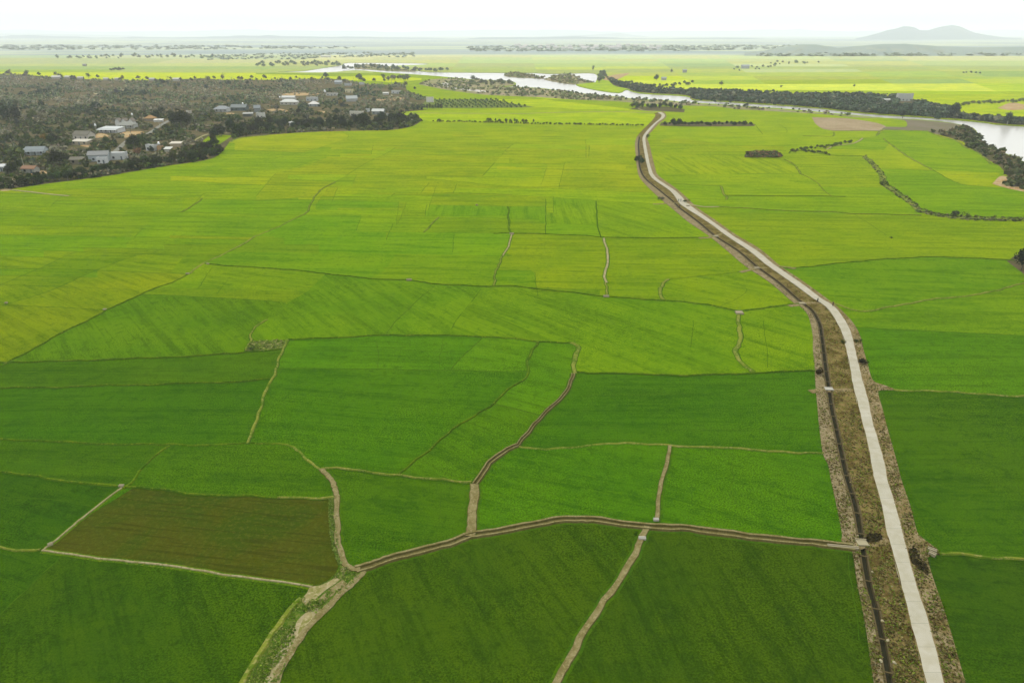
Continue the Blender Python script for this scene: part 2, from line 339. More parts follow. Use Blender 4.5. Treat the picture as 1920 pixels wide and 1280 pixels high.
REG = [
 ('village_ground', 'scrub', VILL, 1), ('river', 'river', RIVER_R, 1),
 ('river_island', 'sandbar', ISL[0], 1), ('river_island', 'sandbar', ISL[1], 1), ('river_island', 'sandbar', ISL[2], 1),
 ('scrubland', 'sandbar', SCRUB2, 1), ('riverside_ground', 'scrub', SCRUB3, 1), ('river_bank', 'scrub', BANKR, 1),
 ('fallow_field', 'sandfield', [(1522,220),(1560,221),(1593,222.5),(1645,231),(1662,239),(1653,245),(1560,245),(1532,235)], 1),
 ('fallow_field', 'greyfield', [(1666,222.5),(1720,225),(1766,229),(1797,234),(1790,243),(1776,249.6),(1755,251.7),(1737,245),(1659,244),(1663,238),(1698,238),(1699,228),(1690,225)], 1),
 ('orchard_ground', 'weedy', [(785,203),(800,187),(915,186),(940,190),(965,195),(1003,201),(960,202.5),(860,203.5)], 0),
 ('sparse_field', 'sparse', [(250,914),(330,921),(420,929),(520,932),(618,931),(617,960),(621,1000),(628,1030),(636,1055),(628,1078),(605,1094),(585,1099),(470,1084),(330,1063),(200,1048),(82,1033),(105,1014),(160,970)], 0),
 ('weedy_patch', 'weedy', [(459,658),(468,641),(505,638),(540,637.5),(530,655),(500,658)], 0),
 ('village_field', None, [(379,266),(390,256),(412,253),(436,254),(422,264),(405,274)], 0),
 ('grass_verge', 'grassy', [(375,1500),(451,1280),(477.5,1231),(508.6,1188),(535,1152),(564,1123),(585,1101.5),(605,1095),(628,1079),(637,1063),(652,1062),(668,1070),(686,1068),(659.6,1094),(635.6,1116),(612,1140),(588,1164),(554,1212),(516,1280),(440,1500)], 1),
 ('grass_verge', 'grassy', [(617,932),(628,930),(630,980),(634,1010),(641,1042),(643,1062),(634,1058),(626,1032),(619,1000),(616,960)], 1),
 ('stony_mound', 'rocky', [(1396,294.5),(1400,286),(1420,284.5),(1455,285),(1468,293),(1460,295)], 0),
 ('bushy_bank', 'scrub', [(1888,490),(1905,478),(1925,470),(2020,460),(2200,520),(2100,580),(1960,560),(1915,510)], 0),
 ('clump_ground', 'scrub', [(1180,205),(1200,200),(1250,200),(1284,205),(1283,211),(1200,207)], 0),
 ('clump_ground', 'scrub', [(1236,236),(1240,230),(1300,229),(1380,229),(1416,233),(1414,237),(1300,237.5)], 0),
]
# the road corridor
verge = cr(V_L) + list(reversed(cr(V_R)))
roadp = cr(R_L) + list(reversed(cr(R_R)))
REG.append(('road_verge', 'verge', verge, 0)); REG.append(('road', 'road', roadp, 0))
def canal_band(half):
    L, Rr = [], []
    P = cr(CAN, 3)
    G = [at(p.x, p.y) for p in P]
    for i, g in enumerate(G):
        d = (G[min(i+1, len(G)-1)] - G[max(i-1, 0)]); d.z = 0; d.normalize(); n = Vector((-d.y, d.x, 0))
        L.append(g + n * half); Rr.append(g - n * half)
    return L, Rr
def topx(g):
    X, Y, Z = g.x, g.y, g.z - H
    f = Y * cP - Z * sP; up = Y * sP + Z * cP
    return (960 + F * X / f, 640 - F * up / f)
cL, cR = canal_band(.52)
REG.append(('canal', 'hole', [topx(g) for g in cL] + [topx(g) for g in reversed(cR)], 0))

# LINES: (type, width m, points). types: e edge only, d dark ditch, b pale bund + ditch, g green bund + ditch, p pale track, m mud path, r rutted double-bank path
LN = [
 ('g',.5,[(-520,818),(0,823),(100,828),(200,832),(330,834),(420,833),(465.5,832.4),(501.5,832),(540,832.4)]),
 ('b',.6,[(540,832.4),(560,848),(585,872),(602,879.6)]),
 ('m',1.1,[(602,879.6),(613.4,891.7),(626,907),(632.5,922.6),(631.7,941),(630,977.5),(633.7,1011),(641.5,1042),(652,1059),(662,1066),(675,1068)]),
 ('r',1.9,[(668,1070),(706,1057.6),(740,1045),(785,1033),(841,1019.7),(883,1006),(925.6,998.6),(982,987),(1038,977),(1080,974.5),(1125,977.5),(1212,987),(1275,991),(1350,1000),(1460,1012),(1540,1021),(1600,1027)]),
 ('m',1.9,[(884,1006),(886,985),(885.6,960.6),(888,930),(890,908)]),
 ('r',1.4,[(890,909),(908.7,880.5),(925.6,862),(953.7,844),(970.6,835.5)]),
 ('r',1.0,[(970.6,835.5),(979,823),(995.7,804),(1027,771),(1055.6,742),(1068.8,720.5),(1076,701)]),
 ('b',1.1,[(1076,701),(1077,684.6),(1084,656),(1079.6,647.4),(1071,642.7)]),
 ('g',.5,[(1072,643),(1007.7,640),(947.8,634),(902,631),(840,629.5),(755.4,628.3),(719.5,628.7),(647.6,632),(540,637)]),
 ('b',.5,[(602,878.7),(640,879.5),(686.5,885),(748.4,889.7),(813,899.5),(884,904.4)]),
 ('g',.4,[(748,889.7),(790,853),(840,814),(888,780),(924,756.5),(952.6,731),(983.7,708.5),(989.7,694),(993,670),(1007.7,640)]),
 ('d',.4,[(924,757),(970,768),(1018,779)]),
 ('d',.4,[(989,695.6),(920,696),(840,694),(659.6,691.5),(519,691)]),
 ('d',.35,[(846,694),(849.6,689),(866,670),(904.7,633)]),
 ('b',.6,[(538,637),(525,669.5),(519,691),(508.6,710),(492,753),(477.5,796.5),(465.5,832.4)]),
 ('g',.4,[(508.6,711),(470,713.5),(420,716.7),(200,723),(0,728),(-520,738)]),
 ('g',.4,[(530,655),(461,660),(420,664),(280,671),(140,676),(20,679),(-520,688)]),
 ('b',.5,[(460,658),(468,639.5),(470,628.7),(480,614),(499,600)]),
 ('e',.3,[(499,600),(517,585),(536,569),(575,547),(610,514)]),
 ('g',.4,[(385,495),(430,498.5),(480,502),(537,505.5),(607,513),(692,522.5),(767,526),(830,534),(905,537),(960,536.5),(990,540),(1063,548),(1134,556),(1200,561),(1247,564)]),
 ('g',.8,[(1200,561),(1247,564),(1294,567.5),(1337,573),(1384,583),(1432.5,577),(1481,572),(1510,569)]),
 ('b',.5,[(630,341),(605,354),(590,369),(582.5,382.5),(574,400),(555,409)]),
 ('b',.5,[(555,409),(512,430),(480,442.5)]),
 ('b',.9,[(480,442.5),(437.5,467.5),(385,492.5),(352.5,514)]),
 ('g',.4,[(352.5,514),(322,530),(270,549),(202.5,581),(110,628),(20,677),(-60,720)]),
 ('d',.4,[(630,341),(660,322),(690,304),(720,290),(745,275)]),
 ('d',.35,[(480,332),(530,322),(570,312),(609,297)]),('d',.35,[(500,300),(545,290),(580,282.5),(651,259),(640,247)]),
 ('d',.4,[(-520,385),(0,393),(85,399),(245,402.5),(340,397.5),(480,403),(574,403),(700,404),(822,405.5),(953,404)]),
 ('d',.4,[(-520,412),(0,422.5),(192,426),(350,434),(475,441)]),
 ('d',.4,[(-520,434),(0,440),(157,443),(287,446),(470,450)]),
 ('d',.45,[(-520,460),(0,467.5),(142,472),(240,475),(390,481),(430,472)]),
 ('d',.45,[(-520,498),(0,504),(100,504.5),(180,507),(350,514)]),
 ('d',.35,[(142,472),(72,504),(0,534),(-150,590),(-160,562)]),('d',.35,[(275,476),(245,483),(182,506),(95,545),(5,573)]),
 ('b',.4,[(340,397.5),(360,387),(380,372.5)]),
 ('d',.4,[(-520,556),(0,572),(40,573),(175,580),(200,582)]),
 ('d',.35,[(262,552),(300,553),(480,562.5),(535,568)]),
 ('p',1.3,[(-60,352),(0,355),(33,357.5),(80,363),(130,368)]),
 ('d',.4,[(130,368),(250,369),(380,372),(480,376),(590,368)]),
 ('d',.4,[(590,368),(650,369.5),(725,370),(745,361),(787,362.5),(855,362.5),(960,365)]),
 ('d',.3,[(800,384),(892,386),(960,387),(1022,387)]),('d',.3,[(800,384),(797,404.5)]),
 ('d',.3,[(805,342.5),(789,362)]),('d',.3,[(857,345),(850,362)]),('d',.35,[(480,346),(640,349),(745,352),(860,350)]),
 ('b',.5,[(822,407),(808,422),(794,437)]),
 ('e',.3,[(430,472),(560,474),(742,476),(960,480)]),('e',.3,[(742,477),(720,507),(692,522)]),
 ('d',.4,[(905,537),(880,570),(855,600),(840,629)]),
 ('d',.35,[(817,535),(780,566),(745,600),(722,628)]),('e',.35,[(712,527),(660,568),(630,597),(590,634)]),
 ('d',.5,[(800,336),(860,340),(943,349),(1160,359),(1232,362)]),
 ('d',.5,[(860,362),(1002,368),(1120,376.5),(1252,383)]),
 ('d',.5,[(1023.5,373.5),(1023,438)]),
 ('g',.5,[(953,388),(953,409),(955,431),(959.5,439.5)]),
 ('p',.6,[(959.5,439.5),(953,462),(943,480)]),('b',.5,[(943,480),(931,504.5),(925,537)]),
 ('g',.3,[(925,438.5),(961,437.5),(1085,441.5),(1132,445),(1240,446.6),(1325,445)]),('d',.3,[(640,434),(800,436),(959,438)]),
 ('d',.8,[(1117,377),(1119,401),(1121,425),(1126,443.6),(1132,445.6)]),
 ('p',.8,[(1132,447),(1139,474),(1139,494),(1133,518.7),(1137,531)]),('b',.6,[(1137,531),(1136.6,556)]),
 ('b',1.0,[(1252.5,524),(1240,537.5),(1235.6,549),(1246,563)]),('d',.35,[(1252,524),(1312,518),(1387,510)]),
 ('b',1.1,[(1385,587),(1386,625),(1388,640),(1380,660),(1386,678),(1411,698)]),
 ('g',.4,[(1079,698),(1180,701),(1300,703.5),(1400,700),(1470,697),(1530,695)]),
 ('e',.3,[(1127.5,555),(1071,642.7)]),
 ('b',.5,[(970.6,837),(985,841),(1019.7,842.5),(1067.6,839),(1115.5,833),(1175.4,832),(1300,837),(1440,845),(1545,851)]),
 ('m',.8,[(1256,834),(1247,880),(1236,930),(1229.5,977)]),
 ('m',1.15,[(1212,987),(1204,1011),(1190,1040),(1162.5,1085),(1125,1140),(1095,1185),(1062.5,1240),(1042.5,1280),(930,1480),(915,1520)]),
 ('b',.5,[(-520,978),(0,1026),(75,1032)]),('p',.34,[(78,1033),(200,1048),(330,1063),(470,1084),(585,1100)]),
 ('p',.3,[(80,1033),(95,1020),(138,985),(165,964),(228,915)]),('g',.5,[(228,915),(250,900),(280,866),(318,836)]),
 ('g',.5,[(-520,840),(0,886),(124,901),(200,911),(240,913)]),('g',.4,[(240,913),(330,921),(420,929),(520,933)]),('b',.5,[(520,933),(575,933),(626,931)]),
 ('d',.3,[(110,1050),(60,1095),(0,1150),(-200,1340),(-520,1600)]),
 # right of the road
 ('b',.8,[(1556,566),(1603,581.7),(1632.5,582.7),(1666,576.5),(1707.5,568),(1770,558.7),(1822,554.6),(1853,548),(1905,534.8),(1990,512),(2440,400)]),
 ('d',.5,[(1600,613),(1699.6,618.7),(1920,629.5),(2420,655)]),
 ('b',.6,[(1675,731),(1795,736),(1920,744.5),(2420,785)]),
 ('b',.6,[(1760,1038),(1819,1041),(1920,1050),(2420,1096)]),
 ('g',.4,[(1460,502),(1490,503),(1562,495),(1649,487),(1728,482.7),(1778,482.7),(1900,488)]),
 ('d',1.2,[(1232,342),(1245,343),(1300,347),(1352,349)]),('b',1.0,[(1352,349),(1356,362),(1362,370),(1361,375)]),
 ('p',1.2,[(1285,381),(1300,385),(1320,388),(1348,388)]),('g',.4,[(1361,367),(1420,367.5),(1475,368),(1530,368),(1585,369)]),
 ('b',.4,[(1348,388),(1420,392),(1480,396),(1560,398),(1600,401),(1650,402),(1728,404)]),
 ('d',.3,[(1600,401),(1630,420),(1660,440)]),
 ('b',1.0,[(1470,299),(1490,309),(1500,325),(1506,328)]),('b',.5,[(1506,328),(1530,341),(1545,358),(1560,368)]),
 ('d',.4,[(1230,326),(1330,327),(1420,325),(1500,326)]),('d',.4,[(1225,292),(1300,290),(1396,293)]),
 ('d',.4,[(1216,262),(1290,262),(1360,272),(1450,274),(1510,276)]),('d',.35,[(1240,268),(1340,272),(1420,280),(1470,282)]),
 ('b',.8,[(1505,255),(1520,255),(1560,256),(1564,248.5)]),('d',.5,[(1418,246),(1470,250),(1474,242),(1460,233)]),
 ('g',.7,[(1478,288),(1488,283),(1526,283)]),('g',.9,[(1520,285),(1557.5,291),(1618,292.7)]),
 ('p',1.6,[(1550,281),(1562,274),(1589,271),(1603,268),(1614,262),(1617,259.5)]),
 ('b',3.2,[(1620,293),(1637,308),(1653,327),(1656,343),(1667,352),(1678,360),(1701,375),(1728,396),(1760,404.6),(1812,409.5),(1920,412),(2200,430),(2440,452)]),
 ('b',1.2,[(1656,260),(1701,293),(1749,319)]),('d',.7,[(1749,319),(1801,345),(1874,352)]),
 ('d',.5,[(1653,317),(1749,320),(1874,323.5)]),('b',1.5,[(1644,254),(1657,243),(1700,245),(1737,246)]),
 ('b',1.6,[(1560,246),(1600,245.5),(1655,246)]),('b',1.2,[(1740,247),(1765,257),(1795,265),(1812,278),(1832,285),(1850,299),(1857,308)]),
 ('d',.5,[(1815,380),(1870,382),(1920,384),(2440,408)]),('d',.4,[(1618,260),(1640,256),(1657,246)]),
 # faint wheel marks and seams in the near plots
 ('x',.16,[(1372,868),(1376,892),(1369,915),(1378,945)]),('x',.16,[(818,905),(826,935),(822,985)]),('x',.14,[(1660,870),(1780,868),(1900,872)]),
 ('x',.14,[(1668,905),(1790,906),(1925,912)]),('x',.14,[(1690,960),(1800,956),(1915,962)]),('x',.14,[(1590,1040),(1600,1120),(1612,1200)]),
 ('x',.16,[(0,852),(180,862),(300,866)]),('x',.16,[(330,860),(450,866),(560,872)]),('x',.16,[(0,930),(90,936),(170,948)]),
 ('x',.16,[(0,752),(200,748),(470,740)]),('x',.16,[(0,790),(220,788),(450,782)]),('x',.18,[(1090,742),(1300,738),(1520,742)]),('x',.16,[(1030,800),(1280,806),(1530,802)]),
 ('x',.16,[(706,640),(709,665),(709,690)]),('x',.16,[(830,636),(826,660),(824,690)]),('x',.2,[(560,660),(740,656),(880,662)]),
 ('x',.2,[(1430,600),(1436,640),(1440,690)]),('x',.2,[(1300,600),(1296,650)]),('x',.2,[(1340,580),(1400,548),(1380,530)]),
 # middle and upper distance
 ('p',2.0,[(640,213),(745,212.5),(860,213),(940,213.2),(980,213.4),(1060,211),(1160,210.3),(1226,212.5)]),
 ('p',2.2,[(1238,211),(1222,209),(1205,207),(1195,203)]),
 ('d',1.0,[(789,225),(820,228.5),(900,229.5),(1000,233),(1110,234.5),(1212,237)]),
 ('d',.7,[(1243,237.5),(1300,238),(1416,237)]),
 ('d',.6,[(1430,252),(1419,238),(1416,233)]),
 ('d',.8,[(849,252.5),(940,255),(1030,257),(1120,258.5),(1192,259)]),
 ('d',.9,[(802,267.5),(850,268),(940,269),(1020,270.5),(1100,272),(1192,273)]),
 ('d',.6,[(640,262),(720,261),(802,267.5)]),('d',.6,[(600,276),(720,279),(850,281),(960,280),(1190,283)]),
 ('d',.5,[(962,271),(950,280),(940,292),(925,308),(905,330)]),('d',.5,[(1105,273),(1104,297)]),
 ('d',.7,[(430,268),(470,269),(515,270)]),('d',.6,[(470,318),(540,317),(609,297),(700,300),(820,302),(960,306),(1190,309)]),
 ('d',.6,[(540,328),(620,327),(700,329),(800,331),(960,333),(1080,334),(1200,336)]),
 ('d',.5,[(270,340),(350,339),(430,345),(480,346)]),('d',.5,[(320,330),(400,333),(480,332),(540,336),(630,341)]),
 ('d',.6,[(440,282),(500,283),(560,286),(600,284)]),('d',.6,[(790,240),(850,245),(960,246),(1100,247),(1200,249)]),
 ('b',2.2,[(430,267),(440,262),(455,258),(500,254)]),
 ('p',2.2,[(365,265),(374,258),(388,252.5),(402,251),(430,250)]),
 ('d',1.0,[(1005,184),(1050,190),(1100,195),(1180,204)]),('d',1.0,[(785,203),(840,203),(900,203.5),(1003,201),(1080,205),(1180,207)]),
 ('d',1.0,[(915,186),(1000,186),(1080,188)]),
 ('d',1.0,[(651,151),(700,152),(740,155),(790,150)]),('e',1.0,[(480,139.5),(560,141),(640,144),(700,142),(790,147)]),
]
_r = random.Random(12)
for _ in range(58):      # faint low dykes that divide the plots
    yy = _r.uniform(236, 560); left = _r.random() < .68
    xx = _r.uniform(-200, 1050) if left else _r.uniform(1300, 1800)
    if yy < 350 and left: xx = _r.uniform(460, 1100)
    Lx = _r.uniform(90, 330); sl = _r.uniform(.0, .035)
    if left and xx + Lx > 1180: Lx = 1180 - xx
    if Lx > 40: LN.append(('d', _r.uniform(.18, .34), [(xx, yy), (xx + Lx / 2, yy + sl * Lx * .4), (xx + Lx, yy + sl * Lx)]))
for _ in range(22):
    yy = _r.uniform(240, 520); xx = _r.uniform(100, 1100) if yy > 360 else _r.uniform(500, 1150); k_ = (960 - xx) / 1400 + _r.uniform(-.1, .25); Ly = _r.uniform(14, 50)
    LN.append(('d', _r.uniform(.18, .3), [(xx, yy), (xx - k_ * Ly * 1.6, yy + Ly)]))
for y0, y1, ya in ((-3,0,112),(2,1,118),(0,-1,124.5),(1,2,130),(-1,1,137),):
    LN.append(('e', 1, [(-500, ya + y0), (150, ya + y0), (480, ya), (700, ya + y1 * .3)]))
for ya, s in ((111,2),(115.5,-1),(120,3),(125,0),(129.5,1),(136,-2),(143,1),(150,-1.5),(158,-1),(169,2),(176,1)):
    LN.append(('e', 1, [(1130 if ya < 153 else 1290, ya - s * .3), (1500, ya), (1760, ya + s), (2420, ya + 2 * s)]))
for ya in (108, 113, 119, 126, 131):
    LN.append(('e', 1, [(700, ya), (900, ya - .5), (1135, ya)]))
for xa, yt, yb in ((300,104,137),(90,104,124),(560,104,133),(1250,104,158),(1390,104,176),(1610,104,178),(1760,104,182),(1880,125,200),(860,104,135),(1000,104,136),(-150,104,137)):
    dx = (xa - 960) * .35
    LN.append(('e', 1, [(xa - dx * .3, yt), (xa + dx * .5, yb)]))

# SEEDS: colour of particular plots (picture colours 0-255), row direction in turns of pi
SD = [
 (300,1200,(50,98,0),.30),(800,1150,(54,98,0),.35),(1400,1150,(50,94,0),.45),(1850,1150,(48,96,0),.05),(1600,1200,None,0),
 (140,970,(36,100,0),.1),(40,1100,(40,98,0),.3),(60,1140,(40,98,0),.3),(20,1055,(40,98,0),.3),(120,860,(48,104,0),.02),(430,880,(50,110,0),.02),(750,960,(52,114,0),.05),
 (1060,900,(56,124,0),.1),(1400,920,(56,124,0),.15),(1250,770,(46,114,0),.0),(1800,900,(48,110,0),.0),
 (250,780,(42,108,0),.0),(250,700,(54,108,0),.0),(700,780,(58,124,0),.05),(870,850,(66,128,0),.2),
 (1030,720,(80,142,0),.15),(940,660,(84,146,0),.1),(700,660,(58,130,0),.02),(800,610,(84,148,0),.30),(640,600,(78,142,0),.30),(560,620,(80,144,0),.3),
 (330,620,(64,128,0),.28),(1000,600,(88,148,0),.25),(1200,620,(94,154,0),.25),(1450,640,(110,162,0),.25),(1330,680,(96,154,0),.25),
 (1750,680,(62,130,0),.0),(1750,600,(90,150,0),.0),(1750,530,(78,144,0),.05),(1700,450,(128,162,0),.02),
 (60,620,(124,150,0),.2),(250,520,(128,154,0),.2),(60,540,(112,150,0),.2),(420,540,(108,156,0),.1),(60,490,(118,156,0),.1),(300,495,(118,156,0),.1),
 (700,560,(82,146,0),.30),(1050,500,(128,162,0),.02),(800,500,(106,158,0),.02),(560,490,(94,156,0),.02),(700,440,(88,156,0),.02),
 (700,385,(86,156,0),.02),(870,400,(84,154,0),.5),(990,410,(90,156,0),.5),(1070,410,(104,160,0),.5),(1200,420,(112,160,0),.3),(1200,510,(124,162,0),.02),
 (1380,545,(118,162,0),.2),(420,420,(100,156,0),.02),(430,385,(88,154,0),.0),(200,385,(108,160,0),.0),(100,435,(120,160,0),.0),
 (400,447,(142,160,0),.0),(1270,365,(104,162,0),.02),(1450,345,(122,168,0),.02),(1450,385,(112,164,0),.02),(1300,310,(136,172,0),.48),(1450,310,(148,172,0),.48),
 (1750,370,(92,156,0),.02),(1700,320,(100,162,0),.1),(1780,290,(104,164,0),.1),(1600,330,(126,166,0),.02),(1600,370,(120,164,0),.02),
 (850,320,(132,166,0),.0),(550,320,(136,164,0),.0),(700,318,(140,168,0),.0),(1100,320,(138,168,0),.0),(1100,350,(140,167,0),.0),(850,290,(124,166,2),.0),(1100,290,(144,168,4),.0),
 (300,330,(110,162,0),.0),(560,345,(134,164,0),.0),(400,350,(124,164,0),.0),(700,350,(132,166,0),.0),(900,350,(128,162,0),.0),
 (400,262,(118,168,0),.0),(900,260,(140,176,10),.0),(1400,262,(148,180,12),.0),
 (1550,163,(214,229,106),.0),(1380,163,(206,222,100),.0),(1700,163,(208,222,104),.0),(1500,172,(172,192,70),.0),(1900,185,(176,196,60),.0),  # far plots from here on: haze partly left in their colour
 (1400,147,(196,212,110),.0),(1250,146,(196,214,90),.0),(1550,153,(168,188,90),.0),(1800,150,(165,190,120),.0),(1550,140,(186,204,120),.0),
 (300,141,(200,215,90),.0),(600,141,(205,220,90),.0),(730,147,(206,222,70),.0),(850,177,(178,200,50),.0),(1190,154,(200,220,80),.0),
 (150,127,(172,194,140),.0),(150,133,(170,192,110),.0),(1100,128,(200,214,130),.0),(1400,132,(196,210,160),.0),(1500,122,(206,218,170),.0),
]

# ------------------------------------------------------------------ partition of the plain into plots
FR = (-500, 104.0, 2420, 1500)
verts, edges = [], []
def addline(pts, closed=False):
    b = len(verts)
    for p in pts: verts.append(Vector((min(max(p[0], FR[0]), FR[2]), min(max(p[1], FR[1]), FR[3]))))
    n = len(pts)
    for i in range(n - 1): edges.append((b + i, b + i + 1))
    if closed: edges.append((b + n - 1, b))
addline([(FR[0], FR[1]), (FR[2], FR[1]), (FR[2], FR[3]), (FR[0], FR[3])], True)
polys = []
for nm, cl, pts, sm in REG:
    q = cr(pts + [pts[0]], 3)[:-1] if sm else [Vector(p[:2]) for p in pts]
    polys.append((nm, cl, q)); addline(q, True)
lines = [(ty, wd, cr(pts, 4)) for ty, wd, pts in LN]
segs = []          # every traced segment, to close small gaps at line ends
for k, q in enumerate([p[2] + [p[2][0]] for p in polys] + [l[2] for l in lines]):
    for u, v_ in zip(q, q[1:]): segs.append((k, u.x, u.y, v_.x, v_.y))
segs = np.array(segs)
def snap(p, own, back):
    m = segs[segs[:, 0] != own]; A = m[:, 1:3]; B = m[:, 3:5]; q = np.array([p.x, p.y]); d = B - A
    t = np.clip(((q - A) * d).sum(1) / np.maximum((d * d).sum(1), 1e-9), 0, 1); X = A + d * t[:, None]
    r = np.hypot(*(X - q).T); i = r.argmin()
    e = (p - back).normalized() * 1.0
    if r[i] > (16 if p.y > 260 else 6): return [p + e]
    v = Vector(X[i]) - p
    return [Vector(X[i]) + (v.normalized() * 1.0 if v.length > .01 else e)]
for k, (ty, wd, q) in enumerate(lines):
    own = len(polys) + k
    if ty == 'x': continue
    addline(snap(q[0], own, q[1]) + q + snap(q[-1], own, q[-2]))
res = delaunay_2d_cdt(verts, edges, [], 0, 1e-4)
rv, re_, rf, _, roe, _ = res
con = set()
for e, oe in zip(re_, roe):
    if len(oe): con.add((min(e), max(e)))
emap = {}
for i, f in enumerate(rf):
    for a, b in zip(f, f[1:] + f[:1]): emap.setdefault((min(a, b), max(a, b)), []).append(i)
comp = [-1] * len(rf); nc = 0
for i in range(len(rf)):
    if comp[i] >= 0: continue
    st = [i]; comp[i] = nc
    while st:
        f = rf[st.pop()]
        for a, b in zip(f, f[1:] + f[:1]):
            k = (min(a, b), max(a, b))
            if k in con: continue
            for j in emap[k]:
                if comp[j] < 0: comp[j] = nc; st.append(j)
    nc += 1
def area(f):
    a, b, c = (rv[i] for i in f); return abs((b - a).cross(c - a)) / 2
def inside(p, poly):
    c = False; n = len(poly); x, y = p
    for i in range(n):
        a, b = poly[i], poly[i - 1]
        if (a[1] > y) != (b[1] > y) and x < (b[0] - a[0]) * (y - a[1]) / (b[1] - a[1]) + a[0]: c = not c
    return c
def bary_in(p, f):
    a, b, c = (rv[i] for i in f)
    d1 = (b - a).cross(p - a); d2 = (c - b).cross(p - b); d3 = (a - c).cross(p - c)
    return (d1 >= 0 and d2 >= 0 and d3 >= 0) or (d1 <= 0 and d2 <= 0 and d3 <= 0)
comps = {}
for i, c in enumerate(comp): comps.setdefault(c, []).append(i)
seedof = {}
for s in SD:
    p = Vector(s[:2])
    for i, f in enumerate(rf):
        if bary_in(p, f): seedof.setdefault(comp[i], s); break
CT = [(104,(208,218,186)),(130,(180,196,136)),(160,(182,202,92)),(200,(168,190,54)),(250,(150,172,30)),(320,(142,168,4)),(440,(114,152,2)),(540,(108,144,0)),(600,(104,140,0)),(700,(84,126,0)),(780,(76,118,0)),(900,(76,117,0)),(1000,(64,104,0)),(1200,(58,98,2)),(1500,(56,94,2))]  # the farthest entries hold haze paleness in the plot colour
def defcol(y):
    for (a, ca), (b, cb) in zip(CT, CT[1:]):
        if y <= b:
            t = max(0, (y - a) / (b - a)); return [ca[i] + (cb[i] - ca[i]) * t for i in range(3)]
    return list(CT[-1][1])

groups = {}       # region name/class -> triangles
plots = []
for c, tr in comps.items():
    A = sum(area(rf[i]) for i in tr)
    if A < .5: cls = None
    big = max(tr, key=lambda i: area(rf[i]))
    ctr = sum((rv[i] for i in rf[big]), Vector((0, 0))) / 3
    cls = '-'
    for k, (nm, cl, poly) in enumerate(polys):
        if inside(ctr, poly): cls = (k, nm, cl)
    if cls == '-' or cls[2] is None: plots.append((c, tr, ctr, A, 'village_field' if cls != '-' else 'rice_field'))
    else: groups.setdefault(cls, []).extend(tr)

def slab(name, tris, mats, ztop=0.0, zbot=-1.0, zfun=None, mi=None):
    """triangles on the ground as a slab with real side walls"""
    idx = {}; V = []; Fc = []; ed = {}
    def vid(i):
        if i not in idx:
            idx[i] = len(V); p = at(rv[i].x, rv[i].y); p.z = ztop; V.append(p)
        return idx[i]
    for t in tris:
        f = [vid(i) for i in rf[t]]
        a, b, c = (V[i] for i in f)
        if (b - a).cross(c - a).z < 0: f.reverse()
        Fc.append(tuple(f))
        for a, b in zip(f, f[1:] + f[:1]): ed[(a, b)] = 1
    n = len(V); base = {}
    for (a, b) in list(ed):
        if (b, a) not in ed:
            for i in (a, b):
                if i not in base: base[i] = len(V); V.append(Vector((V[i].x, V[i].y, zbot)))
            Fc.append((b, a, base[a], base[b]))
    return obj(name, pymesh(name, V, Fc, mats))

def jit(c, k):
    r = random.Random(k); a = r.uniform(-.04, .04); g = r.uniform(-.04, .04)
    return (c[0] * (1 + a + g), c[1] * (1 + g), c[2])
for c, tr, ctr, A, nm in plots:
    s = seedof.get(c)
    if s and s[2]:
        c0 = s[2] if s[1] < 240 else (s[2][0] + (22 if s[1] < 1000 else 14) * max(0, 150 - s[2][0]) / 100, s[2][1] * .97, s[2][2])
        dc = defcol(s[1]); k_ = .48 if 250 < s[1] < 900 else 0
        cc, ang = [a_ * (1 - k_) + b_ * k_ for a_, b_ in zip(c0, dc)], s[3]
    else:
        cc = jit(defcol(ctr.y), int(ctr.x * 7 + ctr.y)); ang = .02
    cc = tuple(min(255, max(0, v)) for v in cc)
    o = slab(nm, tr, [M['rice']], 0.0 + (int(ctr.x) % 5) * .01)
    T = math.exp(-0.95e-4 * depth(ctr.x, max(ctr.y, 108)))                    # air between here and there
    Ls = [max(.001, (v - .80 * (1 - T)) / T / EGAIN) for v in srgb(cc)]
    nr = 1 + .07 * max(0, min(1, (ctr.y - 550) / 200))
    warm = 1.07 if 250 < ctr.y < 640 else 1.0
    o.color = (Ls[0] * .98 * warm, Ls[1] * 1.02, max(min(Ls[2], Ls[1] * .8), .0008), ang)
    o['kind'] = 'structure'; o.pass_index = int(max(0, min(10, (ctr.y - 500) / 45)))
for (k, nm, cl), tr in groups.items():
    if cl == 'hole': continue
    if cl == 'river': o = slab(nm, tr, [M['river']], -.8, -1.0)
    elif cl == 'road':
        continue
    elif cl == 'verge':
        # split by side: mud bank left of canal, weeds between canal and road, dry shoulder right of the road
        parts = {}
        Cp, Rp = cr(CAN), cr(R_L)
        def xat(P, y):
            for a, b in zip(P, P[1:]):
                if (a.y >= y >= b.y): return a.x + (b.x - a.x) * ((y - a.y) / (b.y - a.y) if b.y != a.y else 0)
            return P[-1].x
        for t in tr:
            q = sum((rv[i] for i in rf[t]), Vector((0, 0))) / 3
            s = 'bank' if (q.x < xat(Cp, q.y) and q.y > 257) else ('weeds' if q.x < xat(Rp, q.y) + 1 else 'shoulder')
            parts.setdefault(s, []).append(t)
        for s, tt in parts.items():
            o = slab({'bank': 'canal_bank', 'weeds': 'road_verge', 'shoulder': 'road_shoulder'}[s], tt, [M[s]], .12, -1.0); o['kind'] = 'structure'
        continue
    else: o = slab(nm, tr, [M[cl]], {'sparse': -.02, 'rocky': .9, 'grassy': .1}.get(cl, .03))
    o['kind'] = 'structure'

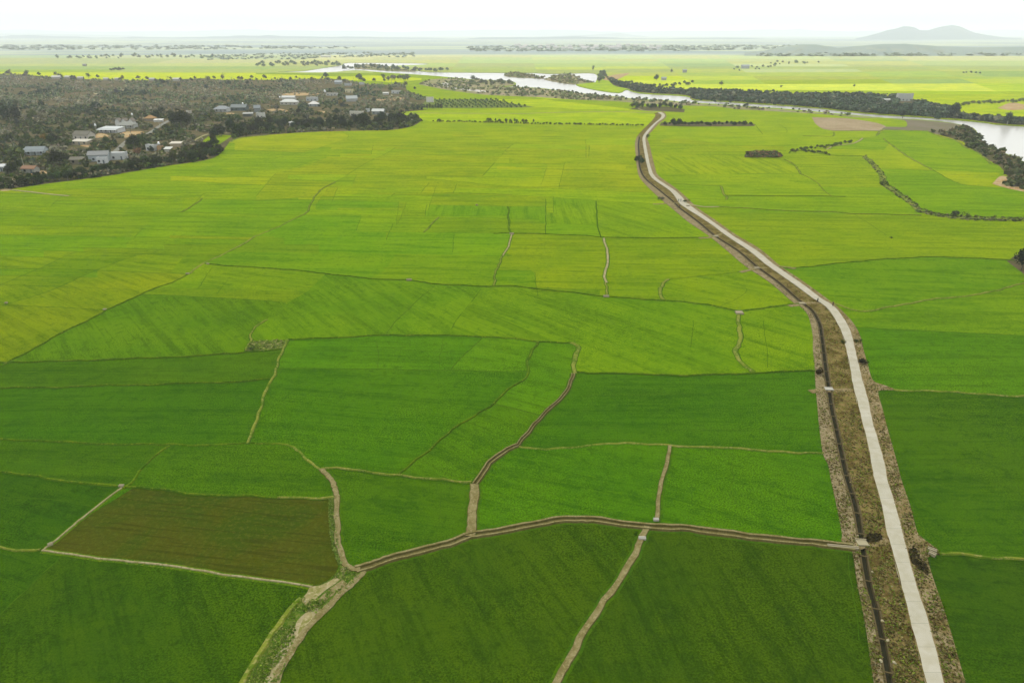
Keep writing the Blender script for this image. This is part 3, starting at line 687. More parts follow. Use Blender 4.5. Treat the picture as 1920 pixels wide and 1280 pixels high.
# base ground out to the hills
gm = pymesh('ground', [(-41000,-400,-1.05),(41000,-400,-1.05),(41000,41000,-1.05),(-41000,41000,-1.05)], [(0,1,2,3)], [M['ground']])
tag(obj('ground', gm), kind='structure')
far = [at(-500,104), at(2420,104)]
x0 = far[0].x; x1 = far[1].x; yf = far[0].y
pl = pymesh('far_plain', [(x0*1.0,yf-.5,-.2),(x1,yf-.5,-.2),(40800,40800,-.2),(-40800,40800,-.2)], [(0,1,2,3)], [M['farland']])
tag(obj('far_plain', pl), kind='structure')

# ------------------------------------------------------------------ road, canal, paths and bunds
def ribbon(name, q, prof, mats, mis, z0=0.0, wob=0.0, kind='structure', along=False):
    """prof: list of (offset m, height m); mis: material index of each strip"""
    G = [at(p.x, p.y) for p in q]
    # resample on the ground so that edges can wander a little
    P = [G[0]]
    for a, b in zip(G, G[1:]):
        n = max(1, min(30, int((b - a).length / (1.5 if a.y < 260 else 4))))
        P += [a.lerp(b, (j + 1) / n) for j in range(n)]
    V, Fc, mi, dist = [], [], [], []
    d_ = 0; ph = random.random() * 50
    for i, g in enumerate(P):
        if i: d_ += (P[i] - P[i-1]).length
        d = P[min(i+1, len(P)-1)] - P[max(i-1, 0)]; d.normalize(); n = Vector((-d.y, d.x, 0))
        sh = wob * (math.sin(d_ * .31 + ph) + .6 * math.sin(d_ * .83 + ph * 2) + random.uniform(-.7, .7)) * .5
        ws = 1 + wob * random.uniform(-.35, .35)
        for off, h in prof:
            V.append(g + n * (off * ws + sh) + Vector((0, 0, h + z0))); dist.append(d_)
    k = len(prof)
    for i in range(len(P) - 1):
        for j in range(k - 1):
            Fc.append((i*k+j, i*k+j+1, (i+1)*k+j+1, (i+1)*k+j)[::-1]); mi.append(mis[j])
    me = pymesh(name, V, Fc, mats, mi)
    if along:
        a = me.attributes.new('along', 'FLOAT', 'POINT'); a.data.foreach_set('value', dist)
    o = obj(name, me); o['kind'] = kind
    return o
# road from its two traced edges
rl, rr = cr(R_L, 5), cr(R_R, 5)
V, Fc, al = [], [], []; d_ = 0
for i, (a, b) in enumerate(zip(rl, rr)):
    A, B = at(a.x, a.y), at(b.x, b.y)
    if i: d_ += ((A + B) / 2 - pm).length
    pm = (A + B) / 2
    for p, z in ((A, .10), (A, .26), (B, .26), (B, .10)):
        V.append((p.x, p.y, z)); al.append(d_)
for i in range(len(rl) - 1):
    for j in range(3): Fc.append((i*4+j, i*4+j+1, (i+1)*4+j+1, (i+1)*4+j)[::-1])
me = pymesh('road', V, Fc, [M['road']]); at_ = me.attributes.new('along', 'FLOAT', 'POINT'); at_.data.foreach_set('value', al)
tag(obj('road', me), kind='structure')
ribbon('road_edge', cr(R_L, 5), [(-.35,.12),(-.1,.265),(.03,.268),(.06,.262)], [M['weeds']], [0]*3, wob=.12)
ribbon('road_edge', cr(R_R, 5), [(-.06,.262),(-.03,.268),(.1,.265),(.35,.12)], [M['shoulder']], [0]*3, wob=.12)
# canal: sunk concrete trough with cross struts, and its water
qc = cr(CAN, 3)
ribbon('irrigation_canal', qc, [(-.75,.10),(-.72,.2),(-.42,.2),(-.38,-.6),(.38,-.6),(.42,.2),(.72,.2),(.75,.10)], [M['canal_wall']], [0]*7)
ribbon('canal_water', qc, [(-.39,-.4),(.39,-.4)], [M['canalwater']], [0])
G = [at(p.x, p.y) for p in qc]; mb = MB(); acc = 0
for a, b in zip(G, G[1:]):
    L = (b - a).length; t = 0
    while acc + (L - t) >= 6.0:
        t += 6.0 - acc; acc = 0
        p = a.lerp(b, t / L); d = (b - a).normalized(); n = Vector((-d.y, d.x, 0))
        cs = [p + n * s * .7 + d * e * .12 for s, e in ((-1,-1),(1,-1),(1,1),(-1,1))]
        mb.add([(c.x, c.y, z) for z in (.16, .245) for c in cs], [(0,3,2,1),(4,5,6,7),(0,1,5,4),(1,2,6,5),(2,3,7,6),(3,0,4,7)])
    acc += L - t
tag(mb.build('canal_strut', [M['canal_wall']]), kind='structure')

zi = 0
for ty, wd, q in lines:
    zi += 1; z = .02 + (zi % 23) * .004
    h = wd / 2
    if ty == 'e': continue
    if ty in 'dx':
        ribbon('field_ditch', q, [(-h * .8, z), (h * .8, z)], [M['ditch']], [0], wob=.25)
    elif ty in 'bg':
        m = M['bund'] if ty == 'b' else M['green_bund']
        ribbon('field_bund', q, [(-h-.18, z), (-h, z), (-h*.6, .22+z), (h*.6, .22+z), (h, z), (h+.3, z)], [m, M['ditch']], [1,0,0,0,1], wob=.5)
    elif ty == 'p':
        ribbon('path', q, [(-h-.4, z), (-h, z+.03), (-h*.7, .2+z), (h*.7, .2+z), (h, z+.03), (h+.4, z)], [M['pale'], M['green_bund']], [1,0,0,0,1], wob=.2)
    elif ty == 'm':
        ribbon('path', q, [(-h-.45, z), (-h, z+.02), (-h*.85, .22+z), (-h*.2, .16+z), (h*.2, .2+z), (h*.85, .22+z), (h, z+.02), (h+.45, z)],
               [M['dirt'], M['trough'], M['ditch']], [2,1,0,0,0,1,2], wob=.3)  # outermost strips paint the shade at the rice edge
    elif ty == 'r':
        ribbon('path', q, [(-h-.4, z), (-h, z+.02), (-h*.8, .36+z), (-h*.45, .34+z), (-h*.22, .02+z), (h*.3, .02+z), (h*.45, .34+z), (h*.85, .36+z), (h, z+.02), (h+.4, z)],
               [M['dirt'], M['trough'], M['ditch']], [2,1,0,1,1,1,0,1,2], wob=.26)  # outermost strips again carry the painted rice-edge shade
# pale track worn into the grass wedge at lower left
def patch(name, pts, mat, z, sm=1):
    q = cr(pts + [pts[0]], 4)[:-1] if sm else [Vector(p) for p in pts]
    G = [at(p.x, p.y) for p in q]
    r = delaunay_2d_cdt([Vector((g.x, g.y)) for g in G], [], [list(range(len(G)))], 1, 1e-5)
    o = obj(name, pymesh(name, [(v.x, v.y, z) for v in r[0]], [tuple(f) for f in r[2]], [mat])); o['kind'] = 'structure'
    o.data.flip_normals() if o.data.polygons and o.data.polygons[0].normal.z < 0 else None
    return o
ribbon('path', cr([(470,1400),(507,1280),(525,1238),(547,1202),(564,1183),(573,1166),(592,1140)]), [(-.95,.14),(-.7,.17),(.7,.17),(.95,.14)], [M['pale']], [0]*3, wob=.35)
ribbon('path', cr([(500,1330),(518,1275),(554,1211),(588,1163),(612,1139),(636,1115),(660,1093),(684,1071)]), [(-.6,.13),(-.3,.22),(.3,.22),(.6,.13)], [M['dirt']], [0]*3, wob=.3)
ribbon('path', cr([(564,1172),(580,1150),(600,1130),(625,1108),(648,1092)]), [(-.6,.135),(.6,.135)], [M['dirt']], [0], wob=.35)
ribbon('path', cr([(420,1350),(455,1280),(480,1232),(511,1188),(537,1153),(566,1124)]), [(-.5,.1),(-.3,.4),(.3,.4),(.5,.1)], [M['bund']], [0]*3, wob=.3)
patch('bare_patch', [(580,1116),(578,1108),(588,1100),(606,1099),(628,1086),(634,1084),(618,1100),(602,1108),(590,1120),(572,1128)], M['pale'], .15)
AV0 = [(572,612,1096,1124),(553,590,1146,1200),(590,640,1084,1104)]
patch('bare_patch', [(572,1134),(566,1126),(576,1112),(582,1101),(600,1098),(622,1088),(636,1072),(642,1062),(650,1064),(644,1080),(630,1094),(612,1106),(598,1118),(584,1132)], M['worn'], .165)
patch('bare_patch', [(566,1190),(556,1200),(562,1178),(572,1156),(582,1148),(586,1158),(580,1172)], M['worn'], .19)
# farm tracks crossing the canal to the road
for i, pts in enumerate([[(1518,735),(1540,731),(1553,731),(1575,732),(1603,731)],[(1388,511),(1400,508),(1419,503.5),(1436,502)],[(1310,447),(1332,445),(1345,441),(1358,438)],
             [(1224,383),(1240,382.5),(1257,380.5),(1275,382)],[(1478,574),(1490,572),(1504,570),(1520,568),(1536,569)],[(1597,1028),(1612,1021),(1640,1018),(1666,1014)],[(1456,500),(1470,501),(1492,503.5)]]):
    ribbon('farm_track', cr(pts), [(-.9,.1),(-.6,.2+i*.004),(.6,.2+i*.004),(.9,.1)], [M['shoulder'] if i not in (1,2,3) else M['dirt']], [0]*3, wob=.25)

# village roads and yards
ribbon('village_road', cr([(205,292),(221,280),(235,267),(250,258),(269,252),(281,249),(300,236),(312,229),(318,226)]), [(-2,.08),(2,.08)], [M['asphalt']], [0], wob=.1)
for pts in ([(219,256),(232,248),(262,246.5),(270,250),(250,255),(232,259)],[(172,252),(190,250),(205,256),(175,259)],[(150,274),(165,268),(190,271),(175,277)],
            [(55,328),(68,322),(82,321),(92,327),(70,331)],[(416,216),(424,212),(440,213),(430,218)],[(500,206),(520,204),(540,208),(525,212)],[(590,212),(600,208),(618,212)],[(-20,352),(0,345),(14,350),(20,357),(0,358)],
            [(700,188),(730,183),(760,184),(740,189)],[(490,178),(540,174),(600,176),(560,180)],[(1130,150),(1140,143),(1180,137),(1165,146),(1150,152)],[(1860,345),(1880,330),(1920,345),(1960,365),(1900,356)],
            [(1870,203),(1895,193),(1920,196),(1960,200),(1900,207)]):
    patch('bare_patch', pts, M['yard'], .1)
patch('bare_patch', [(822,158.5),(838,154.5),(856,154),(850,158),(843,163),(880,167),(912,171),(900,173),(860,168),(835,163)], mat_plain('pale_sand', alb(212, 206, 190)), .12)
patch('bare_patch', [(1888,338),(1893,334),(1905,346),(1898,350)], mat_plain('white_sand', alb(222, 216, 204)), .14)
#@@OBJECTS@@
# ------------------------------------------------------------------ foliage builders
def leafcloud(blobs, n, size, r=rng, flat=1.0, surf=.55):
    """n leaf clumps (quads) spread through the volume of several blobs"""
    B = np.array(blobs, float); wts = B[:, 3] ** 2; k = r.choice(len(B), n, p=wts / wts.sum())
    d = r.normal(size=(n, 3)); d /= np.linalg.norm(d, axis=1)[:, None]
    rad = B[k, 3] * (surf + (1 - surf) * r.random(n)) * (1 + .18 * r.normal(size=n))
    P = B[k, :3] + d * rad[:, None] * np.array([1, 1, flat])
    N = d + r.normal(size=(n, 3)) * .55; N /= np.linalg.norm(N, axis=1)[:, None]
    a = np.cross(N, r.normal(size=(n, 3))); a /= np.linalg.norm(a, axis=1)[:, None]; b = np.cross(N, a)
    s = size * (.6 + .8 * r.random(n))[:, None]; e = (.6 + .7 * r.random(n))[:, None]
    V = np.stack([P - a * s - b * s * e * .3, P + a * s * .3 - b * s * e, P + a * s + b * s * e * .3, P - a * s * .3 + b * s * e], 1).reshape(-1, 3)
    V[:, 2] = np.maximum(V[:, 2], .02)
    return V, np.arange(4 * n).reshape(-1, 4)
def limbs(mb, p, d, L, r0, depth, R_, spread=.6, n=5, m=0):
    q = p + d * L; mb.tube(p, q, r0, r0 * .6, n, m, cap=False)
    if depth == 0: return [q]
    tips = []
    for k in range(R_.choice((2, 3))):
        dd = (d + Vector((R_.uniform(-1, 1), R_.uniform(-1, 1), R_.uniform(-.2, .6))) * spread).normalized()
        tips += limbs(mb, p + d * L * R_.uniform(.6, 1), dd, L * R_.uniform(.55, .8), r0 * .58, depth - 1, R_, spread, max(3, n - 1), m)
    return tips
def tree_meshes(kind, seed):
    """crown mesh and trunk mesh of a tree one unit tall"""
    R_ = random.Random(seed); g = np.random.default_rng(seed); mb = MB()
    if kind == 'broad':
        tips = limbs(mb, Vector((0, 0, 0)), Vector((R_.uniform(-.1, .1), R_.uniform(-.1, .1), 1)).normalized(), .26, .032, 2, R_, .85)
        bl = [(R_.uniform(-.22, .22), R_.uniform(-.22, .22), R_.uniform(.40, .72), R_.uniform(.15, .24)) for _ in range(9)] + [(0, 0, .76, .2), (.05, 0, .45, .25)]
        V, Fc = leafcloud(bl, 1100, .032, g)
    elif kind == 'round':
        limbs(mb, Vector((0, 0, 0)), Vector((0, 0, 1)), .3, .03, 1, R_, .8)
        bl = [(R_.uniform(-.25, .25), R_.uniform(-.25, .25), R_.uniform(.3, .6), R_.uniform(.2, .3)) for _ in range(7)] + [(0, 0, .68, .26)]
        V, Fc = leafcloud(bl, 900, .038, g)
    elif kind == 'tall':
        limbs(mb, Vector((0, 0, 0)), Vector((0, 0, 1)), .5, .022, 2, R_, .5)
        bl = [(R_.uniform(-.1, .1), R_.uniform(-.1, .1), R_.uniform(.35, .9), R_.uniform(.07, .15)) for _ in range(11)]
        V, Fc = leafcloud(bl, 700, .028, g)
    elif kind == 'bare':
        tips = limbs(mb, Vector((0, 0, 0)), Vector((R_.uniform(-.08, .08), 0, 1)).normalized(), .38, .02, 4, R_, .55, 5)
        bl = [(t.x, t.y, t.z, .05) for t in tips]
        V, Fc = leafcloud(bl, 160, .012, g)
    elif kind == 'bush':
        mb.tube((0, 0, 0), (0, 0, .3), .04, .02, 4)
        bl = [(R_.uniform(-.4, .4), R_.uniform(-.4, .4), R_.uniform(.2, .55), R_.uniform(.25, .42)) for _ in range(6)]
        V, Fc = leafcloud(bl, 420, .06, g, .8)
    return V, Fc, mb
LIB = {}
def lib(kind, var, parts):
    k = (kind, var, parts)
    if k not in LIB:
        V, Fc, mb = tree_meshes(kind, var * 13 + len(kind))
        bark = M['palebark'] if kind in ('bare', 'tall') else M['bark']
        if parts: LIB[k] = (npmesh('crown', V, Fc, [M['leafobj']]), mb.mesh('trunk', [bark]))
        else:
            m2 = MB(); m2.V = mb.V; m2.F = mb.F; m2.M = [1] * len(mb.F)
            sel = Fc[::2]
            m2.add(V[sel.ravel()], [tuple(range(i * 4, i * 4 + 4)) for i in range(len(sel))], 0)
            LIB[k] = m2.mesh('tree', [M['leafobj'], bark])
    return LIB[k]
ntree = 0; PEND = []
AVOID = list(AV0)
def tree(name, x, y, hpx, kind, c, label, cat='tree', group=None, wide=1.0, parts=None, z=0.0, final=False):
    global ntree
    if name == 'broadleaf_tree' and not final:
        PEND.append((hpx, (name, x, y, hpx, kind, c, label, cat, group, wide, parts, z, True))); return
    ntree += 1
    p = at(x, y, z); h = hpx / (ppm(x, y) * .97); var = ntree % 4
    jc = tuple(v * random.uniform(.8, 1.2) for v in alb(*c))
    parts = hpx >= 13 if parts is None else parts
    if parts:
        cm, tm = lib(kind, var, True)
        o = empty(name, p, random.uniform(0, 6.28)); a = obj('crown', cm, o); a.color = (*jc, 1); obj('trunk', tm, o)
    else:
        o = obj(name, lib(kind, var, False), None, p, random.uniform(0, 6.28)); o.color = (*jc, 1)
    o.scale = (h * wide, h * wide, h)
    tag(o, label, cat, group)
    return o
def scatter(name, poly, n, hr, pal, quads=10, seed=1, wr=1.0, weight=True, label=None, z=0.0, sm=True, dens=None, lsize=.30):
    """one object of very many bushes or tufts inside an outline; pal(x, y, r) -> picture colour"""
    g = np.random.default_rng(seed); R_ = random.Random(seed)
    poly = cr(poly + [poly[0]], 3)[:-1] if sm else [Vector(q) for q in poly]
    xs = [q.x for q in poly]; ys = [q.y for q in poly]
    Vs, Ts = [], []; cnt = 0; tries = 0
    T = [leafcloud([(g.uniform(-.3, .3), g.uniform(-.3, .3), g.uniform(.25, .6), g.uniform(.25, .4)) for _ in range(4)], quads, lsize, g)[0] for _ in range(12)]
    pm_ = ppm(0, max(ys))
    while cnt < n and tries < n * 12:
        tries += 1
        x, y = R_.uniform(min(xs), max(xs)), R_.uniform(min(ys), max(ys))
        if weight and R_.random() > .35 + .65 * (1 - ppm(x, y) / pm_): continue
        if not inside((x, y), poly): continue
        if any(a[0] < x < a[1] and a[2] < y < a[3] for a in AVOID): continue
        if dens and R_.random() > dens(x, y): continue
        h = R_.uniform(*hr); p = at(x, y, z); t = T[R_.randrange(12)]; a = R_.uniform(0, 6.28); ca, sa = math.cos(a), math.sin(a); ww = h * wr * R_.uniform(.8, 1.3)
        V = np.empty_like(t); V[:, 0] = (t[:, 0] * ca - t[:, 1] * sa) * ww + p.x; V[:, 1] = (t[:, 0] * sa + t[:, 1] * ca) * ww + p.y; V[:, 2] = t[:, 2] * h + p.z
        c = pal(x, y, R_)
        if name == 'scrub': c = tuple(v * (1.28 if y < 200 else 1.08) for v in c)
        j = R_.uniform(.8, 1.2); cc = [v * j for v in alb(*c)]
        Vs.append(V); Ts.append(np.tile([*cc, 1], (len(V), 1))); cnt += 1
    V = np.concatenate(Vs); me = npmesh(name, V, np.arange(len(V)).reshape(-1, 4), [M['leaf']], tint=np.concatenate(Ts))
    return tag(obj(name, me), label, kind='stuff')

# ------------------------------------------------------------------ hills and mountains
def mountain(name, prof, D, thick, seed, px_step=6, rows=22, rough=.12, mat='hill'):
    """a range of hills whose skyline follows the profile; a height field with real depth"""
    r = random.Random(seed); xs = np.arange(prof[0][0], prof[-1][0] + 1, px_step)
    py = np.interp(xs, [p[0] for p in prof], [p[1] for p in prof])
    from mathutils import noise as ns
    V, Fc = [], []
    for j in range(rows):
        s = -1 + 2 * j / (rows - 1)
        for i, x in enumerate(xs):
            d = D + s * thick
            dx, dy, dz = ray(x, 70)
            X = dx / dy * d; Y = d
            rdx, rdy, rdz = ray(x, py[i]); top = H + D * rdz / rdy
            k = (math.cos(s * math.pi / 2)) ** 1.3
            nn = ns.fractal(Vector((X / 420, Y / 420, seed)), 1.0, 2.0, 4)
            hgt = top * k * (1 + nn * rough * 2 * min(1, abs(s) * 3)) if abs(s) < .999 else -2
            V.append((X, Y, hgt if abs(s) < .999 else -2))
    nx = len(xs)
    for j in range(rows - 1):
        for i in range(nx - 1): Fc.append((j*nx+i, j*nx+i+1, (j+1)*nx+i+1, (j+1)*nx+i))
    me = npmesh(name, V, Fc, [M[mat]]); o = obj(name, me); o['kind'] = 'structure'
    for p_ in me.polygons: p_.use_smooth = True
    return o
def bumps(x0, x1, y, amp, seed, step=25):
    r = random.Random(seed); o = []; x = x0
    while x <= x1:
        o.append((x, y + amp * (math.sin(x * .013 + seed) * .5 + math.sin(x * .031 + seed * 2) * .3 + r.uniform(-.25, .25)))); x += step
    return o
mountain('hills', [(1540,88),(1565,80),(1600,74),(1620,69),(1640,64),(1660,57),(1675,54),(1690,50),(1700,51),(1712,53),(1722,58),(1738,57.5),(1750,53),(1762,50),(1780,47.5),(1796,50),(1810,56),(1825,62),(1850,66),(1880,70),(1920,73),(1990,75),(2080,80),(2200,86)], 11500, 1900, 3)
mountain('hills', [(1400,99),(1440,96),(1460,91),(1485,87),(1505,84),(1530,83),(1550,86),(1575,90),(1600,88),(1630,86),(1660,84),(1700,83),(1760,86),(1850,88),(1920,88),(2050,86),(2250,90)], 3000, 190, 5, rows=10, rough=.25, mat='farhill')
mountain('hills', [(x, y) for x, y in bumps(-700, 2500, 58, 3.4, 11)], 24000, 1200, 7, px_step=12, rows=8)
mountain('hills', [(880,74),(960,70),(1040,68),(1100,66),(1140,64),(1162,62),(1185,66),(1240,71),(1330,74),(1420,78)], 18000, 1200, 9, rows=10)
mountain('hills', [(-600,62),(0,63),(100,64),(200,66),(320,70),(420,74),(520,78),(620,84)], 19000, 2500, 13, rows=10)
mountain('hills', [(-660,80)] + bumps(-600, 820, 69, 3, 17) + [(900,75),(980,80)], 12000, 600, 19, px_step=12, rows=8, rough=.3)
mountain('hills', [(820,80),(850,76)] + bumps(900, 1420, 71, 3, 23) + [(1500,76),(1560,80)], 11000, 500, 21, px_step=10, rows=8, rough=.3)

# ------------------------------------------------------------------ houses
def wallm(c): 
    k = ('w',) + c
    if k not in M: M[k] = mat_plain('plaster', alb(*c), .85, .12, .5)
    return M[k]
def roofm(c):
    k = ('r',) + c
    if k not in M: M[k] = mat_plain('roofing', alb(*c), .7, .18, 1.2)
    return M[k]
M['dark_glass'] = mat_plain('dark_window', (.02, .025, .028), .25, .3, .5, .5)
M['door'] = mat_plain('painted_door', (.09, .11, .12), .6, .2)
M['tank'] = mat_plain('steel_tank', (.72, .74, .74), .35, .05, 1, .5, .3)
M['timber'] = mat_plain('weathered_timber', alb(110, 92, 66), .9, .3, 3)
def house(x, y, wpx, label, kind='gable', wall=(214,216,210), roof=(130,134,134), h=3.3, dep=.7, yaw=0, porch=False, cat='house', group=None, name='house', detail=True, tank=None, rh=.30):
    s = ppm(x, y); W = wpx / s; D = max(4.5, W * dep) ; g = at(x, y)
    # the traced point is the middle of the foot of the front wall
    o = empty(name, (g.x, g.y + D / 2, 0), R(yaw))
    hw, hd = W / 2, D / 2; wm = wallm(wall); rm = roofm(roof)
    b = MB(); b.box(-hw, hw, -hd, hd, 0, h)
    if kind in ('gable',):
        zr = h + D * rh
        for sx in (-hw + .01, hw - .01): b.add([(sx, -hd, h), (sx, hd, h), (sx, 0, zr - .1), (sx - .0, 0, zr - .1)], [(0, 1, 2)])
    if kind == 'front_gable':
        zr = h + W * rh
        b.add([(-hw, -hd + .01, h), (hw, -hd + .01, h), (0, -hd + .01, zr - .1)], [(0, 1, 2)]); b.add([(-hw, hd - .01, h), (hw, hd - .01, h), (0, hd - .01, zr - .1)], [(0, 2, 1)])
    if kind == 'flat': b.box(-hw, hw, -hd, -hd + .2, h, h + .5); b.box(-hw, -hw + .2, -hd + .2, hd, h, h + .5); b.box(hw - .2, hw, -hd + .2, hd, h, h + .5)
    b.build('wall', [wm], o)
    r = MB(); e = .5
    if kind == 'gable': r.gable(-hw - e, hw + e, -hd - e, hd + e, h - .05, h + D * rh)
    elif kind == 'front_gable':
        r.gable(-hd - e, hd + e, -hw - e, hw + e, h - .05, h + W * rh); r.V = [(-v[1], v[0], v[2]) for v in r.V]
    elif kind == 'hip': r.hip(-hw - e, hw + e, -hd - e, hd + e, h, h + min(W, D) * rh)
    elif kind == 'flat': r.box(-hw + .2, hw - .2, -hd + .2, hd - .1, h + .004, h + .12)
    elif kind == 'shed': r.add([(-hw-e,-hd-e,h),(hw+e,-hd-e,h),(hw+e,hd+e,h+.9),(-hw-e,hd+e,h+.9),(-hw-e,-hd-e,h+.14),(hw+e,-hd-e,h+.14),(hw+e,hd+e,h+1.04),(-hw-e,hd+e,h+1.04)], [(0,3,2,1),(4,5,6,7),(0,1,5,4),(1,2,6,5),(2,3,7,6),(3,0,4,7)])
    r.build('roof', [rm], o)
    if detail:
        n = max(2, int(W / 4.2)); di = n // 2
        for i in range(n):
            cx = -hw + W * (i + .5) / n
            if i == di:
                m_ = MB(); m_.box(cx - .55, cx + .55, -hd - .05, -hd + .02, 0, 2.3); m_.build('door', [M['door']], o)
            else:
                m_ = MB(); m_.box(cx - .7, cx + .7, -hd - .04, -hd + .02, .95, 2.35); f = m_.build('window', [M['dark_glass']], o)
                m_ = MB(); m_.box(cx - .8, cx + .8, -hd - .09, -hd - .045, .83, .93); m_.build('sill', [wm], f)
        for sy in (-hd * .4, hd * .4):
            m_ = MB(); m_.box(-hw - .04, -hw + .02, sy - .6, sy + .6, .95, 2.35); m_.build('window', [M['dark_glass']], o)
    if porch:
        pd = 2.6; m_ = MB()
        m_.add([(-hw-e,-hd-pd,h-.75),(hw+e,-hd-pd,h-.75),(hw+e,-hd+.0,h-.12),(-hw-e,-hd,h-.12),(-hw-e,-hd-pd,h-.63),(hw+e,-hd-pd,h-.63),(hw+e,-hd,h),(-hw-e,-hd,h)], [(0,3,2,1),(4,5,6,7),(0,1,5,4),(1,2,6,5),(2,3,7,6),(3,0,4,7)])
        m_.build('porch_roof', [rm], o)
        for i in range(4):
            cx = -hw + .2 + (W - .4) * i / 3
            m_ = MB(); m_.box(cx - .16, cx + .16, -hd - pd + .15, -hd - pd + .47, 0, h - .74); m_.build('column', [wm], o)
    tag(o, label, cat, group)
    hp = (h + 2.5) * s
    AVOID.append((x - wpx * .58, x + wpx * .58, y - D * s * .3 - 2, y + 3 + min(9, hp * .55)))
    return o
def watertank(x, y, z, label, sc=1.0):
    g = at(x, y); o = empty('water_tank', (g.x, g.y, 0)); m_ = MB()
    for a in (-.6, .6):
        for b in (-.6, .6): m_.tube((a * sc, b * sc, 0), (a * sc * .8, b * sc * .8, z), .08, .08, 4)
    m_.box(-.9 * sc, .9 * sc, -.9 * sc, .9 * sc, z, z + .1); m_.build('stand', [M['concrete']], o)
    m_ = MB(); m_.tube((0, 0, z + .1), (0, 0, z + 1.5 * sc), .8 * sc, .8 * sc, 10); m_.tube((0, 0, z + 1.5 * sc), (0, 0, z + 1.8 * sc), .8 * sc, .2 * sc, 10); m_.build('tank', [M['tank']], o)
    tag(o, label, 'water tank')
W_ = (222,224,218); Cc = (212,206,184)
house(65, 291, 33, 'pale blue bungalow with grey tin roof and dark porch near left edge', 'gable', (196,208,208), (136,146,146), 3.4, .55, 8, True)
house(48, 288, 10, 'small pale lean-to shed against left end of the pale blue bungalow', 'shed', (196,208,208), (150,158,158), 2.2, .8, 8, detail=False, cat='shed')
house(54, 325, 25, 'low house with orange-brown tiled roof above the sandy yard at far left', 'gable', (172,174,164), (150,110,76), 2.7, .6, -3)
house(-2, 322, 22, 'pale flat-roofed house cut by the left edge of the view', 'shed', (200,204,202), (206,210,206), 3.0, .6)
house(183, 303, 34, 'long bluish white house with grey roof, left half of the pair near the rice', 'gable', (196,206,208), (142,144,140), 4.2, .6, 14)
house(190, 307, 16, 'small bright white box room standing in front of the grey-roofed long house', 'flat', (226,230,228), (170,172,168), 3.6, .6, 8, cat='outbuilding')
house(219, 300, 27, 'white flat-roofed block joined to right side of the long bluish house', 'flat', (210,214,210), (206,210,204), 4.4, .7, 12)
house(153, 262, 30, 'cream house with dark steep roof and white gable ends', 'gable', (220,214,198), (110,106,88), 3.6, .7, -6)
house(150, 272, 32, 'low cream lean-to hall in front of the dark steep roofed house', 'shed', (190,180,150), (206,200,180), 2.6, .5, -8, cat='shed')
house(205, 249, 38, 'white open-fronted shop with flat pale roof beside sandy yard', 'shed', (226,228,224), (206,212,206), 3.2, .6, -8, True)
house(237, 241, 30, 'villa with row of pointed white gables behind the flat shop', 'hip', (212,214,206), (150,152,140), 3.6, .5, -5, True)
for i, (gx, lb) in enumerate(((222,'left'),(234,'middle'),(247,'right'))):
    house(gx, 238, 9, lb + ' one of three small white pointed dormer pavilions behind the villa', 'front_gable', (226,226,216), (130,120,104), 5.0, .8, -5, detail=False, cat='pavilion', name='pavilion', rh=.55)
house(283, 283, 17, 'white arched-front house partly hidden by a dark tree', 'flat', (210,214,208), (190,190,180), 4.0, .7, -10)
house(299, 283, 7, 'tiny orange-walled hut right of white arched house', 'flat', (196,160,116), (150,140,120), 3.0, .8, 0, detail=False, cat='hut', name='hut')
house(314, 285, 11, 'low pale-roofed shed right of the tiny orange hut', 'shed', (206,206,190), (214,216,204), 2.0, .6, 4, detail=False, cat='shed', name='shed')
house(280, 227, 17, 'hut with orange thatched pyramid roof up the slope', 'hip', (150,140,116), (176,136,78), 2.4, .8, 0, detail=False, cat='hut', name='hut', rh=.4)
house(296, 229, 15, 'long low white wall-like shed near top of grey village road', 'shed', (222,222,212), (220,220,210), 1.6, .4, 6, detail=False, cat='shed', name='shed')
house(144, 308, 24, 'low brown tiled cottage left of the long bluish house', 'gable', (160,152,132), (118,112,94), 2.8, .6, 3)
house(353, 213, 8, 'tiny lone white hut in the scrub right of the biggest dark tree', 'flat', (206,200,186), (180,176,160), 2.6, .8, 0, detail=False, cat='hut', name='hut')
house(329, 275, 19, 'long pale flat-topped shed beside the winding village track', 'shed', (196,180,150), (214,206,184), 2.2, .5, 3, detail=False, cat='shed', name='shed')
house(415, 210, 24, 'white colonnaded house with pointed corner roof, mid village', 'hip', W_, (150,156,156), 3.6, .6, -3, True)
house(447, 208, 28, 'dark green shaded house with small white gable over its middle', 'gable', (96,112,108), (120,130,126), 3.4, .6, 0)
house(435, 207, 6, 'small white gabled entrance in front of the dark green house', 'front_gable', (226,226,220), (200,200,190), 3.6, .8, 0, detail=False, cat='porch building', name='pavilion', rh=.5)
house(482, 211, 11, 'steep grey-roofed barn behind the white cube house', 'gable', (150,156,156), (146,154,154), 4.5, .9, 10, detail=False, cat='barn', name='barn', rh=.5)
house(488, 222, 14, 'plain white cube house facing the rice fields', 'flat', (222,222,212), (150,156,156), 5.0, .7, -2)
house(464, 219, 17, 'dark open shed with pale sloping roof left of the white cube house', 'shed', (80,84,78), (170,172,164), 2.8, .6, 12, detail=False, cat='shed', name='shed')
house(541, 197, 31, 'wide house with double white roof and row of windows', 'hip', (200,196,180), (222,224,214), 3.4, .5, -3)
house(541, 191, 24, 'upper white roofed wing rising behind the wide double-roofed house', 'gable', (206,206,196), (214,216,208), 5.0, .4, 0, detail=False)
house(584, 190, 20, 'flat white veranda house right of the wide double-roofed house', 'flat', (196,202,198), (216,218,210), 4.4, .6, 3)
house(587, 200, 17, 'low house under bright white pyramid roof', 'hip', (170,178,176), (230,228,218), 2.8, .8, 0, rh=.35)
